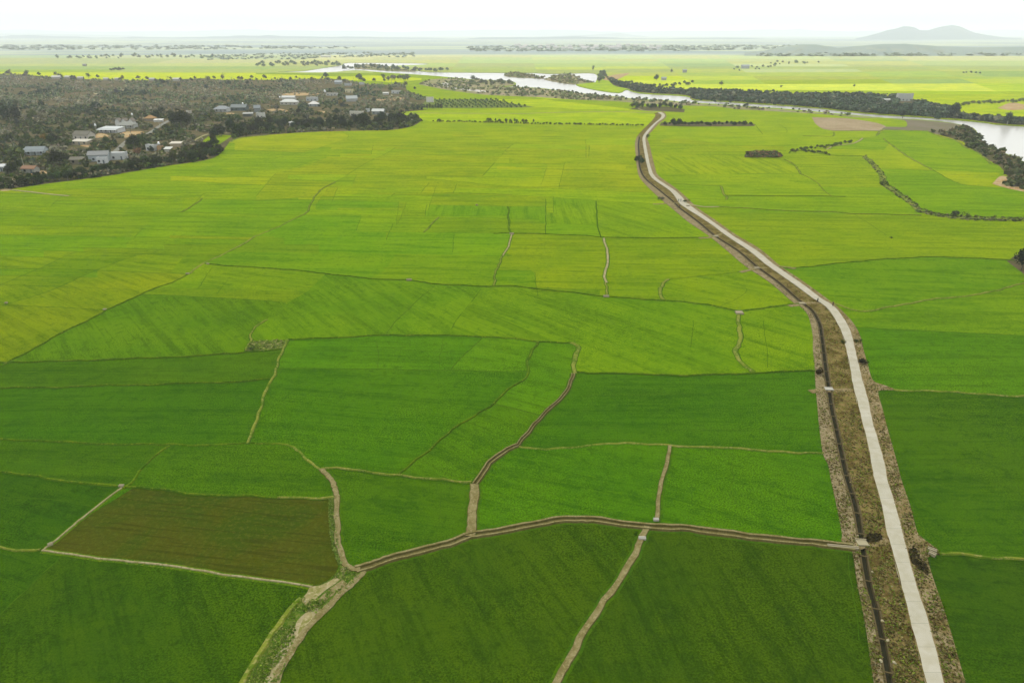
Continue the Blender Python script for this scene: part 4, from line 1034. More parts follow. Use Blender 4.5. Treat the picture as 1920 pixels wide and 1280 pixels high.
house(546, 236, 9, 'small round-topped white hut low down among dark trees', 'hip', (200,196,188), (214,214,206), 2.8, .9, 20, detail=False, cat='hut', name='hut')
house(654, 174, 14, 'yellow cube house on the upper side of village', 'flat', (226,216,170), (222,214,180), 4.4, .7, 0)
house(622, 180, 20, 'long white flat-roofed house left of the yellow cube house', 'flat', (206,206,196), (222,222,212), 3.2, .5, -4)
house(658, 191, 20, 'pale grey warehouse with broad tin roof below the yellow house', 'gable', (186,190,184), (176,182,178), 3.6, .8, 16, cat='warehouse', detail=False)
house(668, 218, 24, 'white house with round bay and dark windows near the rice edge', 'flat', (222,218,200), (190,188,176), 4.4, .5, 0)
house(709, 215, 22, 'house with long bright white roof right of the round bay house', 'gable', (150,158,154), (212,214,206), 3.2, .6, -6)
house(689, 210, 6, 'tiny white hut between two houses near the rice edge', 'flat', (222,226,222), (200,206,204), 3.2, .8, 0, detail=False, cat='hut', name='hut')
house(728, 219, 7, 'small white hut right of the long bright roof', 'flat', (216,216,210), (206,210,206), 3.0, .8, 12, detail=False, cat='hut', name='hut')
house(742, 176, 15, 'white two-level house at right end of the village', 'flat', (210,214,208), (216,218,210), 4.0, .6, -8)
house(723, 178, 10, 'low white shed left of the two-level house', 'shed', (214,214,206), (220,220,210), 2.2, .6, 0, detail=False, cat='shed', name='shed')
house(634, 158, 13, 'grey-roofed house near upper edge of the village', 'gable', (180,184,182), (172,180,180), 3.2, .7, 0, detail=False)
house(652, 161, 12, 'pale house right of the upper grey-roofed one', 'flat', (196,200,196), (186,190,186), 3.6, .7, 0, detail=False)
house(678, 159, 9, 'small white house among trees at upper village edge', 'flat', (206,212,210), (196,200,200), 3.6, .7, 10, detail=False)
house(806, 192, 13, 'big plain white box building beside the orchard', 'flat', (232,230,220), (226,226,218), 6.0, .5, 0, detail=False, cat='building', name='building')
for hx, hw_, hy, nt_ in ((104,14,148,'first'),(126,11,147.5,'second'),(150,10,149,'third'),(198,9,151,'fourth'),(284,9,151.5,'fifth'),(218,7,151,'sixth'),(330,12,152,'seventh')):
    house(hx, hy, hw_, nt_ + ' pale roof counted from the left along the village skyline', 'gable', (200,198,186), (206,204,192), 3.0, .6, random.uniform(-15, 15), detail=False)
house(1697, 190, 27, 'large white farm building in the dark riverside wood', 'flat', (206,208,200), (216,218,210), 9.0, .35, -4, cat='building', name='building')
house(1664, 192, 13, 'low white sheds left of the large white farm building', 'shed', (206,206,198), (210,210,200), 3.0, .5, 5, detail=False, cat='shed', name='shed')
house(1245, 151, 9, 'tiny grey farmhouse beside a lone tree beyond the river', 'gable', (190,190,186), (170,176,176), 4.0, .7, 0, detail=False, cat='farmhouse', name='farmhouse')
house(1284, 136.5, 7, 'distant grey farm shed on the far plain', 'gable', (180,182,180), (170,174,176), 5.0, .7, 0, detail=False, cat='shed', name='shed')
house(158, 124.5, 6, 'distant farm hut on the left far plain', 'gable', (170,168,158), (150,150,146), 4.0, .7, 0, detail=False, cat='hut', name='hut')
house(1398, 129, 14, 'distant farmstead with pale walls on the far plain', 'gable', (190,194,196), (170,176,182), 6.0, .5, 0, detail=False, cat='farmhouse', name='farmhouse')
house(610, 108, 18, 'long white shed on the far plain left of centre', 'shed', (226,226,220), (222,224,218), 5.0, .4, 0, detail=False, cat='shed', name='shed')
watertank(251, 231, 7.5, 'steel water tank on tall stand above the gabled villa')
watertank(457, 207, 6.5, 'steel water tank on stand beside the dark green house')
watertank(610, 181, 5.5, 'white water tank left of the long flat-roofed house', 1.6)
watertank(181, 246, 4.5, 'steel water tank at left end of the flat-roofed shop')
watertank(300, 281, 4.0, 'steel water tank above the tiny orange hut')
watertank(526, 193, 6.0, 'small water tank at left end of the wide double-roofed house')
# utility pole in the village
for px_, py_, lb in ((45, 312, 'pale concrete utility pole behind the orange-brown roof'),(300,240,'pale utility pole beside the grey village road'),(1375,200,'thin pole standing at the river edge')):
    s = ppm(px_, py_); o = empty('utility_pole', at(px_, py_)); m_ = MB(); m_.tube((0,0,0),(0,0,8),.16,.1,6); m_.build('pole',[M['concrete']],o)
    m_ = MB(); m_.box(-.8,.8,-.05,.05,7.4,7.55); m_.build('crossarm',[M['timber']],o); tag(o, lb, 'utility pole')

# ------------------------------------------------------------------ trees one can tell apart
DG = (52,62,42); MG = (78,94,50); OL = (112,118,74); GR = (128,124,108); BL = (72,86,76)
def T(l, name, kind, c, label, group, cat='tree', wide=1.0, parts=None):
    for a in l: tree(name, a[0], a[1], a[2], kind, c, label, cat, group, wide, parts)
def one(x, y, h, kind, c, label, wide=1.0, name='broadleaf_tree', cat='tree', parts=None): return tree(name, x, y, h, kind, c, label, cat, None, wide, parts)
one(340, 240, 36, 'broad', DG, 'biggest dark tree in the village, beside the top of the grey road', 1.1)
one(328, 238, 27, 'broad', DG, 'dark tree on left shoulder of the biggest village tree')
one(354, 238, 28, 'broad', (66,76,60), 'dark tree on right shoulder of the biggest village tree')
one(14, 228, 30, 'broad', DG, 'dark round tree at left edge high in the scrub', 1.1)
one(34, 229, 30, 'broad', DG, 'dark tree beside the one at left edge high in the scrub')
one(62, 224, 20, 'round', (96,118,56), 'bright green bush tree right of the dark pair at left edge', 1.1)
one(294, 224, 19, 'round', DG, 'dark round tree just left of top of grey road')
one(252, 278, 26, 'broad', DG, 'dark tree between the sandy yard and the arched house', 1.2)
one(266, 274, 22, 'broad', MG, 'green tree right of the dark one by the sandy yard', 1.1)
one(108, 314, 34, 'broad', DG, 'large dark tree right of the pale blue bungalow', 1.1)
one(120, 306, 22, 'round', DG, 'smaller dark tree tucked against the large one by the bungalow')
one(26, 328, 26, 'broad', DG, 'dark tree left of the orange-brown roof', 1.2)
one(38, 316, 16, 'round', DG, 'little dark tree behind the orange-brown roof')
one(184, 323, 16, 'round', MG, 'green bush tree in front of the white box room')
one(200, 270, 16, 'round', MG, 'green tree in front of the flat-roofed shop')
one(284, 285, 12, 'round', DG, 'dark bushy tree filling the arch of the white house', 1.0, parts=True)
one(262, 292, 16, 'round', (150,124,84), 'orange-brown dry tree left of the arched house', 1.2)
one(344, 256, 16, 'round', (110,128,66), 'pale green round tree below the biggest village tree', 1.2)
one(640, 200, 14, 'round', (156,136,86), 'yellow-brown dry tree mid village below the grey warehouse', 1.1)
one(561, 214, 11, 'round', DG, 'round dark tree alone in the open patch above the rice', 1.1, parts=True)
one(84, 264, 14, 'round', (150,130,60), 'yellowing small tree in the scrub above the bungalow', 1.0)
one(611, 148, 12, 'broad', (84,100,86), 'lone dark tree on the bright field above the village', 1.3, parts=True)
one(1231, 151, 12, 'round', (76,92,72), 'round dark tree left of the tiny grey farmhouse', 1.1, parts=True)
one(1353, 160, 9, 'round', (80,96,76), 'round lone tree on bright yellow field edge beyond river', 1.2)
one(1464, 165, 5, 'broad', (110,124,84), 'umbrella-shaped lone tree on the bright yellow strip', 1.5, parts=False)
one(1601, 164, 6, 'broad', (96,112,84), 'small lone tree at end of a ditch on the far bright field', 1.2, parts=False)
one(1259, 136, 7, 'round', (100,116,100), 'small round tree on the hazy plain right of the river bend', 1.1)
one(1112, 134, 10, 'tall', (110,122,104), 'slim tree at the north corner of the river pool', 1.3)
one(1888, 234, 24, 'tall', (74,90,72), 'tall leaning tree standing on the far river bank at right', 1.6)
one(1786, 222, 28, 'broad', (70,84,68), 'tall dark tree at right tip of the riverside wood', 1.0)
one(1692, 222, 16, 'broad', (62,76,66), 'dark tree on near river bank below the white farm building', 1.1)
one(1756, 225, 14, 'round', (84,98,80), 'bushy tree at the gap in the river bank')
one(1195, 303, 12, 'round', DG, 'round dark tree on left bank of the canal by the upper road', 1.3, parts=True)
one(1203, 309, 14, 'broad', (72,84,58), 'ragged dark tree between canal and upper road', 1.1, parts=True)
one(1202, 297, 7, 'round', MG, 'tiny tree just beyond the dark pair by the upper road')
one(1215, 259, 8, 'round', (78,90,60), 'small tree on right shoulder at the upper road bend')
one(1617, 682, 13, 'bush', (46,54,30), 'dark round shrub on right road shoulder', 1.1, 'shrub', 'shrub', True)
one(1608, 641, 9, 'bush', (56,66,34), 'small olive shrub on right shoulder above the dark round one', 1.2, 'shrub', 'shrub')
one(1580, 643, 10, 'bush', (54,74,30), 'small green shrub at left edge of the road', .8, 'shrub', 'shrub')
one(1536, 703, 17, 'bush', (64,62,36), 'brown shrub on the mud bank left of the canal', .7, 'shrub', 'shrub', True)
one(1613, 806, 7, 'bush', (96,104,50), 'pale weedy shrub at left edge of the road lower down', .8, 'shrub', 'shrub')
one(1287, 379, 7, 'bush', (62,84,30), 'small dark shrub on right of the road by the field track', 1.4, 'shrub', 'shrub')
one(1240, 375, 9, 'bush', (92,104,84), 'greyish shrub on canal bank left of the track crossing', 1.2, 'shrub', 'shrub')
one(1657, 348, 12, 'bush', (72,82,48), 'dark shrub halfway down the weedy dyke', 1.1, 'shrub', 'shrub')
one(1671, 447, 4, 'bush', (70,80,40), 'tiny dark shrub alone in the yellow-green field', 1.4, 'shrub', 'shrub')
one(1192, 1001, 6, 'bush', (40,72,10), 'low green shrub beside the small culvert', 1.4, 'shrub', 'shrub')
one(472, 655, 9, 'bush', (92,104,60), 'grey-green shrub at left end of the weedy patch', 1.3, 'shrub', 'shrub')
one(1720, 398, 7, 'bush', (110,118,70), 'weedy shrub at the lower bend of the dyke', 1.4, 'shrub', 'shrub')
one(1790, 406, 14, 'bush', (90,100,60), 'tallest shrub on the level stretch of the dyke', .9, 'shrub', 'shrub')
one(1810, 407, 11, 'bush', (112,112,70), 'dry shrub right of the tallest one on the dyke', 1.2, 'shrub', 'shrub')
one(1830, 408, 8, 'bush', (100,104,70), 'thin low shrub further right on the dyke', .8, 'shrub', 'shrub')
one(1865, 409, 7, 'bush', (100,100,60), 'last small shrub on the dyke towards right edge', .7, 'shrub', 'shrub')
one(1915, 506, 44, 'broad', (52,56,42), 'dark tree clump cut by the right edge beside the green field', 1.0)
one(1932, 500, 40, 'broad', (48,56,38), 'second dark tree of the clump at the right edge', 1.2)
one(1950, 520, 44, 'broad', (50,58,40), 'third dark tree of the clump, outermost at the right edge', 1.2)
# bands of similar trees
def band(pts, n, hr, jx, jy, name, kinds, cols_, label, group, cat='tree', wide=1.0, parts=None, seed=1):
    R_ = random.Random(seed); q = cr(pts, 6); L = [0]
    for a, b in zip(q, q[1:]): L.append(L[-1] + (b - a).length)
    for i in range(n):
        t = L[-1] * (i + R_.uniform(.1, .9)) / n; k = max(j for j in range(len(L)) if L[j] <= t); k = min(k, len(q) - 2)
        f = (t - L[k]) / max(1e-6, L[k+1] - L[k]); p = q[k].lerp(q[k+1], f)
        for _ in range(6):
            x, y = p.x + R_.uniform(-jx, jx), p.y + R_.uniform(-jy, jy)
            if not any(a[0] < x < a[1] and a[2] < y < a[3] for a in AVOID): break
        else: continue
        tree(name, x, y, R_.uniform(*hr), R_.choice(kinds), R_.choice(cols_), label, cat, group, wide * R_.uniform(.85, 1.2), parts)
band([(1240,236),(1300,235.5),(1360,235.5),(1410,235)], 26, (6, 9.5), 2, 1.0, 'broadleaf_tree', ['round','broad'], [DG,(66,76,52)], 'dark tree in the short straight row right of the upper road', 'trees in the row right of the upper road', wide=1.1, seed=2)
one(1262, 235, 14, 'round', DG, 'tallest tree in the row, near its road end', 1.2, parts=True); one(1272, 235, 14, 'round', DG, 'second tallest tree in the row near its road end', 1.1, parts=True)
band([(1184,203),(1220,202),(1260,203),(1280,206)], 22, (7, 13), 4, 2, 'broadleaf_tree', ['round','broad'], [(58,74,62),(66,82,68)], 'dark tree in the grove where the road bends', 'trees of the grove at the road bend', seed=3)
band([(812,228.5),(900,230),(1000,233),(1110,234.5),(1208,236.5)], 90, (3.2, 5), 1, .5, 'hedge_bush', ['round'], [(76,86,52),(88,96,60),(66,80,46)], 'bush in the long thin hedge between two rice fields', 'bushes of the long thin hedge', cat='bush', wide=1.3, parts=False, seed=4)
band([(910,230),(930,230),(960,231),(975,231.5),(1000,232)], 11, (7, 10), 2, .5, 'broadleaf_tree', ['broad','tall'], [(76,96,46),(96,108,66)], 'small tree rising above middle of the long thin hedge', 'trees rising above the long hedge', wide=1.2, seed=5)
band([(820,228),(826,228)], 2, (5, 6), 1, .3, 'broadleaf_tree', ['round'], [(90,104,60)], 'small tree at left end of the long thin hedge', 'trees at the left end of the hedge', seed=6)
band([(1495,283),(1520,280),(1560,276),(1600,266)], 24, (5, 8), 3, 1.2, 'broadleaf_tree', ['round','broad'], [(84,98,54),(96,108,64)], 'small tree on the curved dyke left of the dry bare field', 'trees on the curved dyke', seed=7)
band([(1505,285),(1530,287),(1555,291)], 12, (4, 7), 3, 1.2, 'broadleaf_tree', ['round'], [(84,98,54),(76,90,56)], 'low bushy tree on the near arm of the curved dyke', 'bushes on the near arm of the dyke', seed=8)
band([(1486,284),(1490,286)], 3, (5, 8), 2, 1, 'shrub', ['bush'], [(84,92,54)], 'shrub at left tip of the curved dyke', 'shrubs at the left tip of the dyke', cat='shrub', seed=9)
band([(1796,241),(1818,248),(1828,266),(1858,288),(1898,312),(1945,340)], 30, (5, 10), 9, 5, 'broadleaf_tree', ['broad','round'], [(92,108,68),(106,118,76),(74,88,62)], 'bushy tree on near bank of the wide river at right', 'trees on the near bank of the wide river', seed=10)
band([(1860,300),(1880,315),(1905,330),(1950,350)], 10, (5, 9), 8, 6, 'broadleaf_tree', ['round'], [(126,122,94),(98,106,70)], 'dry bushy tree at back of the wide river bank', 'dry bushes behind the wide river bank', seed=11)
band([(1300,188),(1340,190),(1400,193),(1450,196),(1500,199),(1560,203),(1620,209),(1670,214),(1720,217),(1780,220)], 56, (6, 12), 4, 3, 'broadleaf_tree', ['broad','round'], [(76,96,74),(88,104,86),(68,86,68)], 'dark tree on the far river bank in front of the riverside wood', 'trees lining the far river bank', seed=12)
band([(1420,186),(1480,188),(1540,190),(1600,192),(1660,200),(1720,202),(1780,208)], 46, (5, 10), 8, 5, 'broadleaf_tree', ['broad','tall'], [(80,98,80),(90,106,88)], 'dark tree within the riverside wood', 'trees within the riverside wood', seed=13)
band([(1340,172),(1400,173),(1440,174),(1480,178)], 34, (4, 6.5), 4, 2, 'broadleaf_tree', ['round'], [(88,106,76),(76,94,76)], 'small orchard tree beyond the river right of centre', 'orchard trees beyond the river', seed=14)
band([(1320,196),(1360,198),(1420,203),(1480,206),(1540,211),(1600,216)], 16, (2.5, 4.5), 5, .8, 'broadleaf_tree', ['round'], [(96,108,76),(86,98,74)], 'low tree on near bank of the narrow river', 'trees on the near bank of the narrow river', seed=15)
one(1398, 203, 10, 'broad', (72,88,66), 'taller dark tree on near bank of the narrow river', 1.3); one(1385, 204, 8, 'broad', (72,88,66), 'dark tree left of the taller one on the near bank', 1.3)
band([(1790,198),(1830,196),(1870,193),(1920,192),(2050,194)], 46, (5, 8), 3, 2, 'broadleaf_tree', ['round'], [(110,124,76),(124,134,84)], 'pale green tree in the line beyond the river at right', 'pale trees beyond the river at right', seed=16)
band([(1800,219),(1850,223),(1900,229),(1990,240)], 24, (4, 6), 3, 1, 'broadleaf_tree', ['round'], [(78,92,76)], 'low dark bush along far bank of the wide river', 'bushes along the far bank of the wide river', seed=17)
band([(1175,157),(1200,161),(1235,162),(1300,158)], 26, (4, 7), 4, 2, 'broadleaf_tree', ['round'], [(84,102,82),(104,116,92)], 'small dark tree above the river inlet beyond the centre', 'trees above the river inlet', seed=18)
band([(1130,140),(1126,148),(1128,156)], 14, (7, 12), 5, 2, 'broadleaf_tree', ['broad'], [(124,132,108),(112,122,100)], 'pale grey tree at right end of the river pool', 'trees at the river pool', seed=19)
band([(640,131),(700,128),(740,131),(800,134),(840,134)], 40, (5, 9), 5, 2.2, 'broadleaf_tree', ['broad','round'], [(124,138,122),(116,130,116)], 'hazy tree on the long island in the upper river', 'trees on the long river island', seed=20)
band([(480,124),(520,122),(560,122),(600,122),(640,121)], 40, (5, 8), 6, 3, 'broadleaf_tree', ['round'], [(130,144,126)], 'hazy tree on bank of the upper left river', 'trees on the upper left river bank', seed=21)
band([(720,152),(740,151),(770,150)], 16, (6, 12), 4, 1.5, 'broadleaf_tree', ['broad'], [(104,112,92),(120,124,100)], 'grey-green tree in the clump on the bright field edge', 'trees of the clump on the bright field', seed=22)
band([(664,147),(680,147)], 4, (7, 10), 4, 1, 'broadleaf_tree', ['round'], [(92,104,86)], 'dark tree in the small pair on the bright field', 'trees of the small pair', seed=23)
band([(880,152),(910,157),(940,157),(964,160)], 18, (5, 10), 6, 3, 'broadleaf_tree', ['round'], [(116,124,100)], 'grey-green tree on the scrub tongue beside the river', 'trees on the scrub tongue', seed=24)
band([(1000,166),(1050,174),(1110,180),(1160,185),(1230,192)], 30, (3, 6), 10, 2, 'broadleaf_tree', ['round'], [(110,120,90),(96,110,84)], 'low bush on near bank of the bright river', 'bushes on the near bank of the bright river', seed=25)
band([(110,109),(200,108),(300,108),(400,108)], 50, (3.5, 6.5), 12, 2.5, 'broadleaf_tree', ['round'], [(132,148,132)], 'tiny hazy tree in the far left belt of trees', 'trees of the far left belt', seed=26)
band([(205,132),(218,132.5),(232,132)], 9, (4, 6), 2, .6, 'broadleaf_tree', ['round'], [(84,98,80)], 'tree of the small dark grove on the left plain', 'trees of the small grove', seed=27)
one(105, 142, 8, 'round', (74,90,72), 'dark tree on the village skyline near the left', 1.2); one(20, 143, 12, 'tall', (120,126,104), 'thin pale tree on the village skyline at far left', 1.3)
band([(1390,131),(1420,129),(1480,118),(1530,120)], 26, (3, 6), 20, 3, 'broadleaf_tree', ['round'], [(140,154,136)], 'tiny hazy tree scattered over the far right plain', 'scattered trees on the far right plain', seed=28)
band([(1805,137),(1835,138)], 5, (3, 5), 6, 1, 'broadleaf_tree', ['round'], [(90,100,96)], 'tiny dark tree on the right plain', 'dark trees on the right plain', seed=29)
# orchard in rows
R_ = random.Random(77)
for r_ in range(7):
    yy = 188.5 + r_ * 2.25
    for k in range(20):
        xx = 796 + k * (9.6 - r_ * .05) + r_ * 4.0
        if inside((xx, yy), [Vector(p) for p in [(790,203),(806,187),(915,186),(940,190),(965,195),(1000,201),(960,203),(860,204)]]) and not any(a[0] < xx < a[1] and a[2] < yy < a[3] for a in AVOID):
            tree('orchard_tree', xx + R_.uniform(-1, 1), yy + R_.uniform(-.3, .3), R_.uniform(4, 5.5), 'round', R_.choice([(92,112,72),(82,102,70)]), 'small round tree planted in orchard rows beside white box building', 'orchard tree', 'orchard trees in rows', 1.2, False)
band([(775,206),(800,205.5),(830,204.5)], 20, (7, 11), 2, 1, 'plantation_tree', ['tall'], [(78,94,72)], 'slim tree of the plantation at left end of the orchard', 'slim plantation trees', wide=1.3, seed=31)
# village trees
LE = [(5,352),(60,345),(120,337),(200,326),(300,309),(350,302),(395,293),(412,284)]
band(LE, 44, (13, 21), 6, 3, 'broadleaf_tree', ['round','broad'], [DG,(62,76,48),(78,92,56),(70,80,58)], 'dense green tree along the village edge above the rice at left', 'trees along the left village edge', wide=1.25, seed=41)
LE2 = [(440,256),(480,249),(520,246),(560,243),(620,241),(700,240),(740,238),(770,231),(782,226)]
band(LE2, 40, (8, 15), 5, 4, 'broadleaf_tree', ['round','broad'], [DG,(66,76,56),(84,94,68)], 'dense dark tree along the village edge above the central rice', 'trees along the central village edge', wide=1.25, seed=42)
band([(380,288),(395,280),(402,262),(420,252),(480,244),(510,240),(560,238),(630,234),(700,234),(750,228)], 44, (14, 24), 9, 5, 'broadleaf_tree', ['broad','round'], [DG,(56,66,54),(66,76,60)], 'dark tree in the thick belt behind the village edge', 'trees of the thick belt behind the village edge', wide=1.15, seed=43)
for k in range(60):
    x, y = R_.uniform(-60, 780), R_.uniform(158, 300)
    if y > 300 - max(0, x - 100) * .13 or any(a[0] < x < a[1] and a[2] < y < a[3] for a in AVOID): continue
    tree('broadleaf_tree', x, y, R_.uniform(.055, .085) * (y - 20), 'broad' if k % 2 else 'round', R_.choice([DG, MG, BL, (66,78,64)]), 'dark leafy tree scattered in the village scrub', 'tree', 'dark trees scattered in the village scrub', 1.2)
for k in range(90):
    x, y = R_.uniform(-60, 760), 150 + 150 * R_.random() ** 1.4
    if y > 300 - max(0, x - 100) * .12 or any(a[0] < x < a[1] and a[2] < y < a[3] for a in AVOID): continue
    tree('leafless_tree', x, y, R_.uniform(12, 24) * (.6 + .5 * (y - 140) / 120), 'bare', (160,156,140), 'tall leafless pale-trunked tree in the village scrub', 'bare tree', 'leafless trees in the village scrub', 1.0, True)
one(20, 228, 24, 'bare', (170,170,156), 'pale leafless tree in front of the dark trees at left edge', name='leafless_tree', cat='bare tree', parts=True)
band([(0,141),(130,148),(290,152),(411,150),(547,150),(651,152),(755,160),(790,184)], 46, (5, 11), 5, 2.5, 'broadleaf_tree', ['broad','round'], [(92,104,86),(110,112,92),(80,94,78)], 'tree on the far skyline edge of the village', 'trees on the far village edge', seed=44)

# the 300 that show largest stand as trees of their own, the tiny far ones as one mass
PEND.sort(key=lambda a: -(a[0] + (50 if a[1][8] is None else 0)))
for a in PEND[:298]: tree(*a[1])
Vs, Ts = [], []
for a in PEND[298:]:
    _, x, y, hpx, kind, c, *_r = a[1]
    V, Fc, mb_ = tree_meshes(kind, 5 + len(Vs) % 3) if (kind, len(Vs) % 3) not in LIB else LIB[(kind, len(Vs) % 3)]
    LIB[(kind, len(Vs) % 3)] = (V, Fc, mb_)
    V = V.reshape(-1, 4, 3)[::6]; ctr_ = V.mean(1, keepdims=True); V = (ctr_ + (V - ctr_) * 2.2).reshape(-1, 3)
    h = hpx / (ppm(x, y) * .97); p = at(x, y); V = V * np.array([h * 1.2, h * 1.2, h]) + np.array(p)
    Vs.append(V); Ts.append(np.tile([*(v * random.uniform(.85, 1.15) for v in alb(*c)), 1], (len(V), 1)))
V = np.concatenate(Vs)
tag(obj('far_trees', npmesh('far_trees', V, np.arange(len(V)).reshape(-1, 4), [M['leaf']], tint=np.concatenate(Ts))), 'mass of small far trees along river, village and plain', kind='stuff')

# ------------------------------------------------------------------ scrub, reeds, tufts (stuff)
def pal_v(x, y, r):
    n = math.sin(x * .031 + y * .07) + math.sin(x * .011 - y * .19 + 2) + r.uniform(-1, 1)
    edge = max(0, 1 - max(0, (352 - x * .14 - max(0, 60 - x) * 0) - y) / 26) if x < 410 else max(0, 1 - (262 - y) / 18)
    if edge + n * .35 > .9: return r.choice([(48,60,34),(66,82,38),(84,104,46),(44,54,36),(70,66,40)])
    if y > 212 and n > -1.1 and r.random() < .75: return r.choice([(80,92,48),(92,100,58),(66,80,42),(98,96,68)])
    if n > .7: return r.choice([(64,78,64),(74,88,66),(86,98,66)])
    if n > -.5: return r.choice([(112,122,92),(100,114,78),(126,128,104),(92,108,70)])
    return r.choice([(134,132,114),(124,122,96),(112,118,92),(144,134,110)])
AVOID += [(205,225,276,294),(216,240,262,282),(232,262,247,266),(262,290,244,256),(284,306,232,248),(298,320,224,238),(222,285,245,254),(150,200,256,262),(56,92,320,331),(364,400,252,266),(377,436,252,275),(495,545,203,211),(590,620,207,213)]
scatter('scrub', VILL[2:], 17000, (1.8, 4.2), pal_v, 16, 5, 1.1, lsize=.22, dens=lambda x, y: .12 if math.sin(x * .045 + y * .13) + math.sin(x * .017 - y * .31 + 1) + .5 * math.sin(x * .11 + y * .5) < -.75 else 1, label='grey-brown scrub and thickets covering the village slope')
pal_r = lambda x, y, r: r.choice([(72,88,74),(84,98,80),(96,108,86),(118,120,98)])
scatter('riverside_thicket', SCRUB3, 3500, (3, 6), pal_r, 12, 6, 1.2, label='dark thicket covering the far river bank')
scatter('riverside_thicket', [(1420,188),(1500,184),(1600,186),(1690,190),(1740,200),(1790,208),(1792,220),(1720,217),(1600,208),(1480,197)], 1000, (3, 6.5), lambda x, y, r: r.choice([(76,94,76),(88,106,86),(96,112,90)]), 16, 16, 1.0, label='dense dark undergrowth of the riverside wood')
scatter('reeds', SCRUB2, 1300, (1.5, 4.5), lambda x, y, r: r.choice([(150,156,112),(132,146,98),(164,156,126),(116,130,92)]), 10, 7, 1.3, label='grey-green reeds and scrub beside the bright river', dens=lambda x, y: (.25 if x > 1150 else .3 + .6 * (math.sin(x * .06) + math.sin(y * .5 + x * .02) > 0)))
for k, isl in enumerate(ISL):
    scatter('reeds', isl, 160, (2, 5), lambda x, y, r: r.choice([(150,160,104),(128,140,92),(160,150,116)]), 10, 30 + k, 1.3, label=('low green scrub on the small upper river island', 'green scrub on the rounded island by the pool', 'hazy scrub on the long upper island')[k])
scatter('bank_scrub', BANKR, 1700, (1.6, 4.2), lambda x, y, r: r.choice([(92,104,66),(80,92,58),(120,112,84),(104,110,72)]), 12, 8, 1.2, label='rough scrub on the near bank of the wide river', weight=False)
scatter('mound_scrub', [(1396,294.5),(1400,286),(1420,284.5),(1455,285),(1468,293),(1460,295)], 260, (.8, 1.8), lambda x, y, r: r.choice([(110,112,76),(84,96,58),(150,116,88)]), 10, 9, 1.3, z=.9, sm=False, label='low dry bushes over the stony mound in the field')
DYK = [(1616,293),(1632,310),(1647,328),(1651,346),(1664,356),(1676,364),(1700,380),(1727,399),(1760,408),(1812,413),(1920,416),(1920,409),(1812,406),(1762,401),(1731,392),(1703,371),(1682,356),(1670,348),(1659,340),(1657,325),(1641,306),(1624,292)]
scatter('dyke_weeds', DYK, 900, (.25, .9), lambda x, y, r: r.choice([(118,124,84),(96,106,62),(140,132,104),(84,98,54)]), 8, 10, 1.4, weight=False, sm=False, label='grey-green weeds covering the winding dyke at right')
scatter('weeds', [(459,658),(468,641),(505,638),(540,637.5),(530,655),(500,658)], 260, (.2, .6), lambda x, y, r: r.choice([(134,156,60),(112,140,40),(160,164,96)]), 8, 11, 1.6, sm=False, weight=False, label='tangled weeds over the abandoned plot corner')
def vcol(x, y, r): return r.choice([(126,112,66),(100,86,46),(142,130,84),(108,126,44),(76,66,32),(124,136,54)])
VP = [tuple(p) for p in verge]
inr = [Vector(p) for p in roadp]; can_ = [Vector(p) for p in [topx(g) for g in cL] + [topx(g) for g in reversed(cR)]]
def vd(x, y): return 0 if (y > 1330 or inside((x, y), inr) or inside((x, y), can_)) else (.25 + .75 * max(0, min(1, .5 + .5 * math.sin(x * .09 + y * .05) + .3 * math.sin(y * .13))))
scatter('verge_weeds', VP, 20000, (.1, .26), vcol, 5, 12, 1.5, weight=False, sm=False, dens=vd, z=.12, label='dry brown and olive weeds on both verges of the concrete road', lsize=.3)
gw = [(451,1285),(477.5,1231),(508.6,1188),(535,1152),(564,1123),(585,1104),(605,1095),(628,1079),(637,1063),(652,1064),(668,1070),(680,1070),(659.6,1094),(635.6,1116),(612,1140),(588,1164),(554,1212),(516,1285)]
scatter('rough_grass', gw, 2200, (.1, .28), lambda x, y, r: r.choice([(104,136,34),(122,146,54),(90,122,30),(148,156,80)]), 5, 13, 1.5, weight=False, sm=False, z=.1, label='rough grass in the wedge between the two dirt tracks', lsize=.3, dens=lambda x, y: 1 if math.sin(x * .13 + y * .1) > -.3 else .15)
scatter('rough_grass', [(617,932),(627,932),(629,980),(633,1010),(640,1042),(642,1060),(634,1056),(626,1032),(619,1000),(616,960)], 500, (.1, .28), lambda x, y, r: r.choice([(104,128,44),(124,140,70)]), 5, 14, 1.4, weight=False, sm=False, z=.1, label='grass strip between the brown plot and the curving mud path', lsize=.3)
# burnt brush heaps on the verge
for k, (pts, lb) in enumerate(((([(1620,1009),(1632,1001),(1648,1002),(1653,1010),(1640,1017),(1625,1016)]), 'dark burnt brush heap beside the canal crossing'), ([(1703,1030),(1712,1024),(1720,1034),(1728,1050),(1738,1060),(1738,1078),(1724,1066),(1708,1050)], 'long dark burnt brush patch right of the road'))):
    scatter('burnt_brush', pts, 150, (.12, .45), lambda x, y, r: r.choice([(64,58,34),(78,70,42),(52,48,28)]), 6, 20 + k, 1.5, weight=False, z=.12, label=lb, lsize=.3)
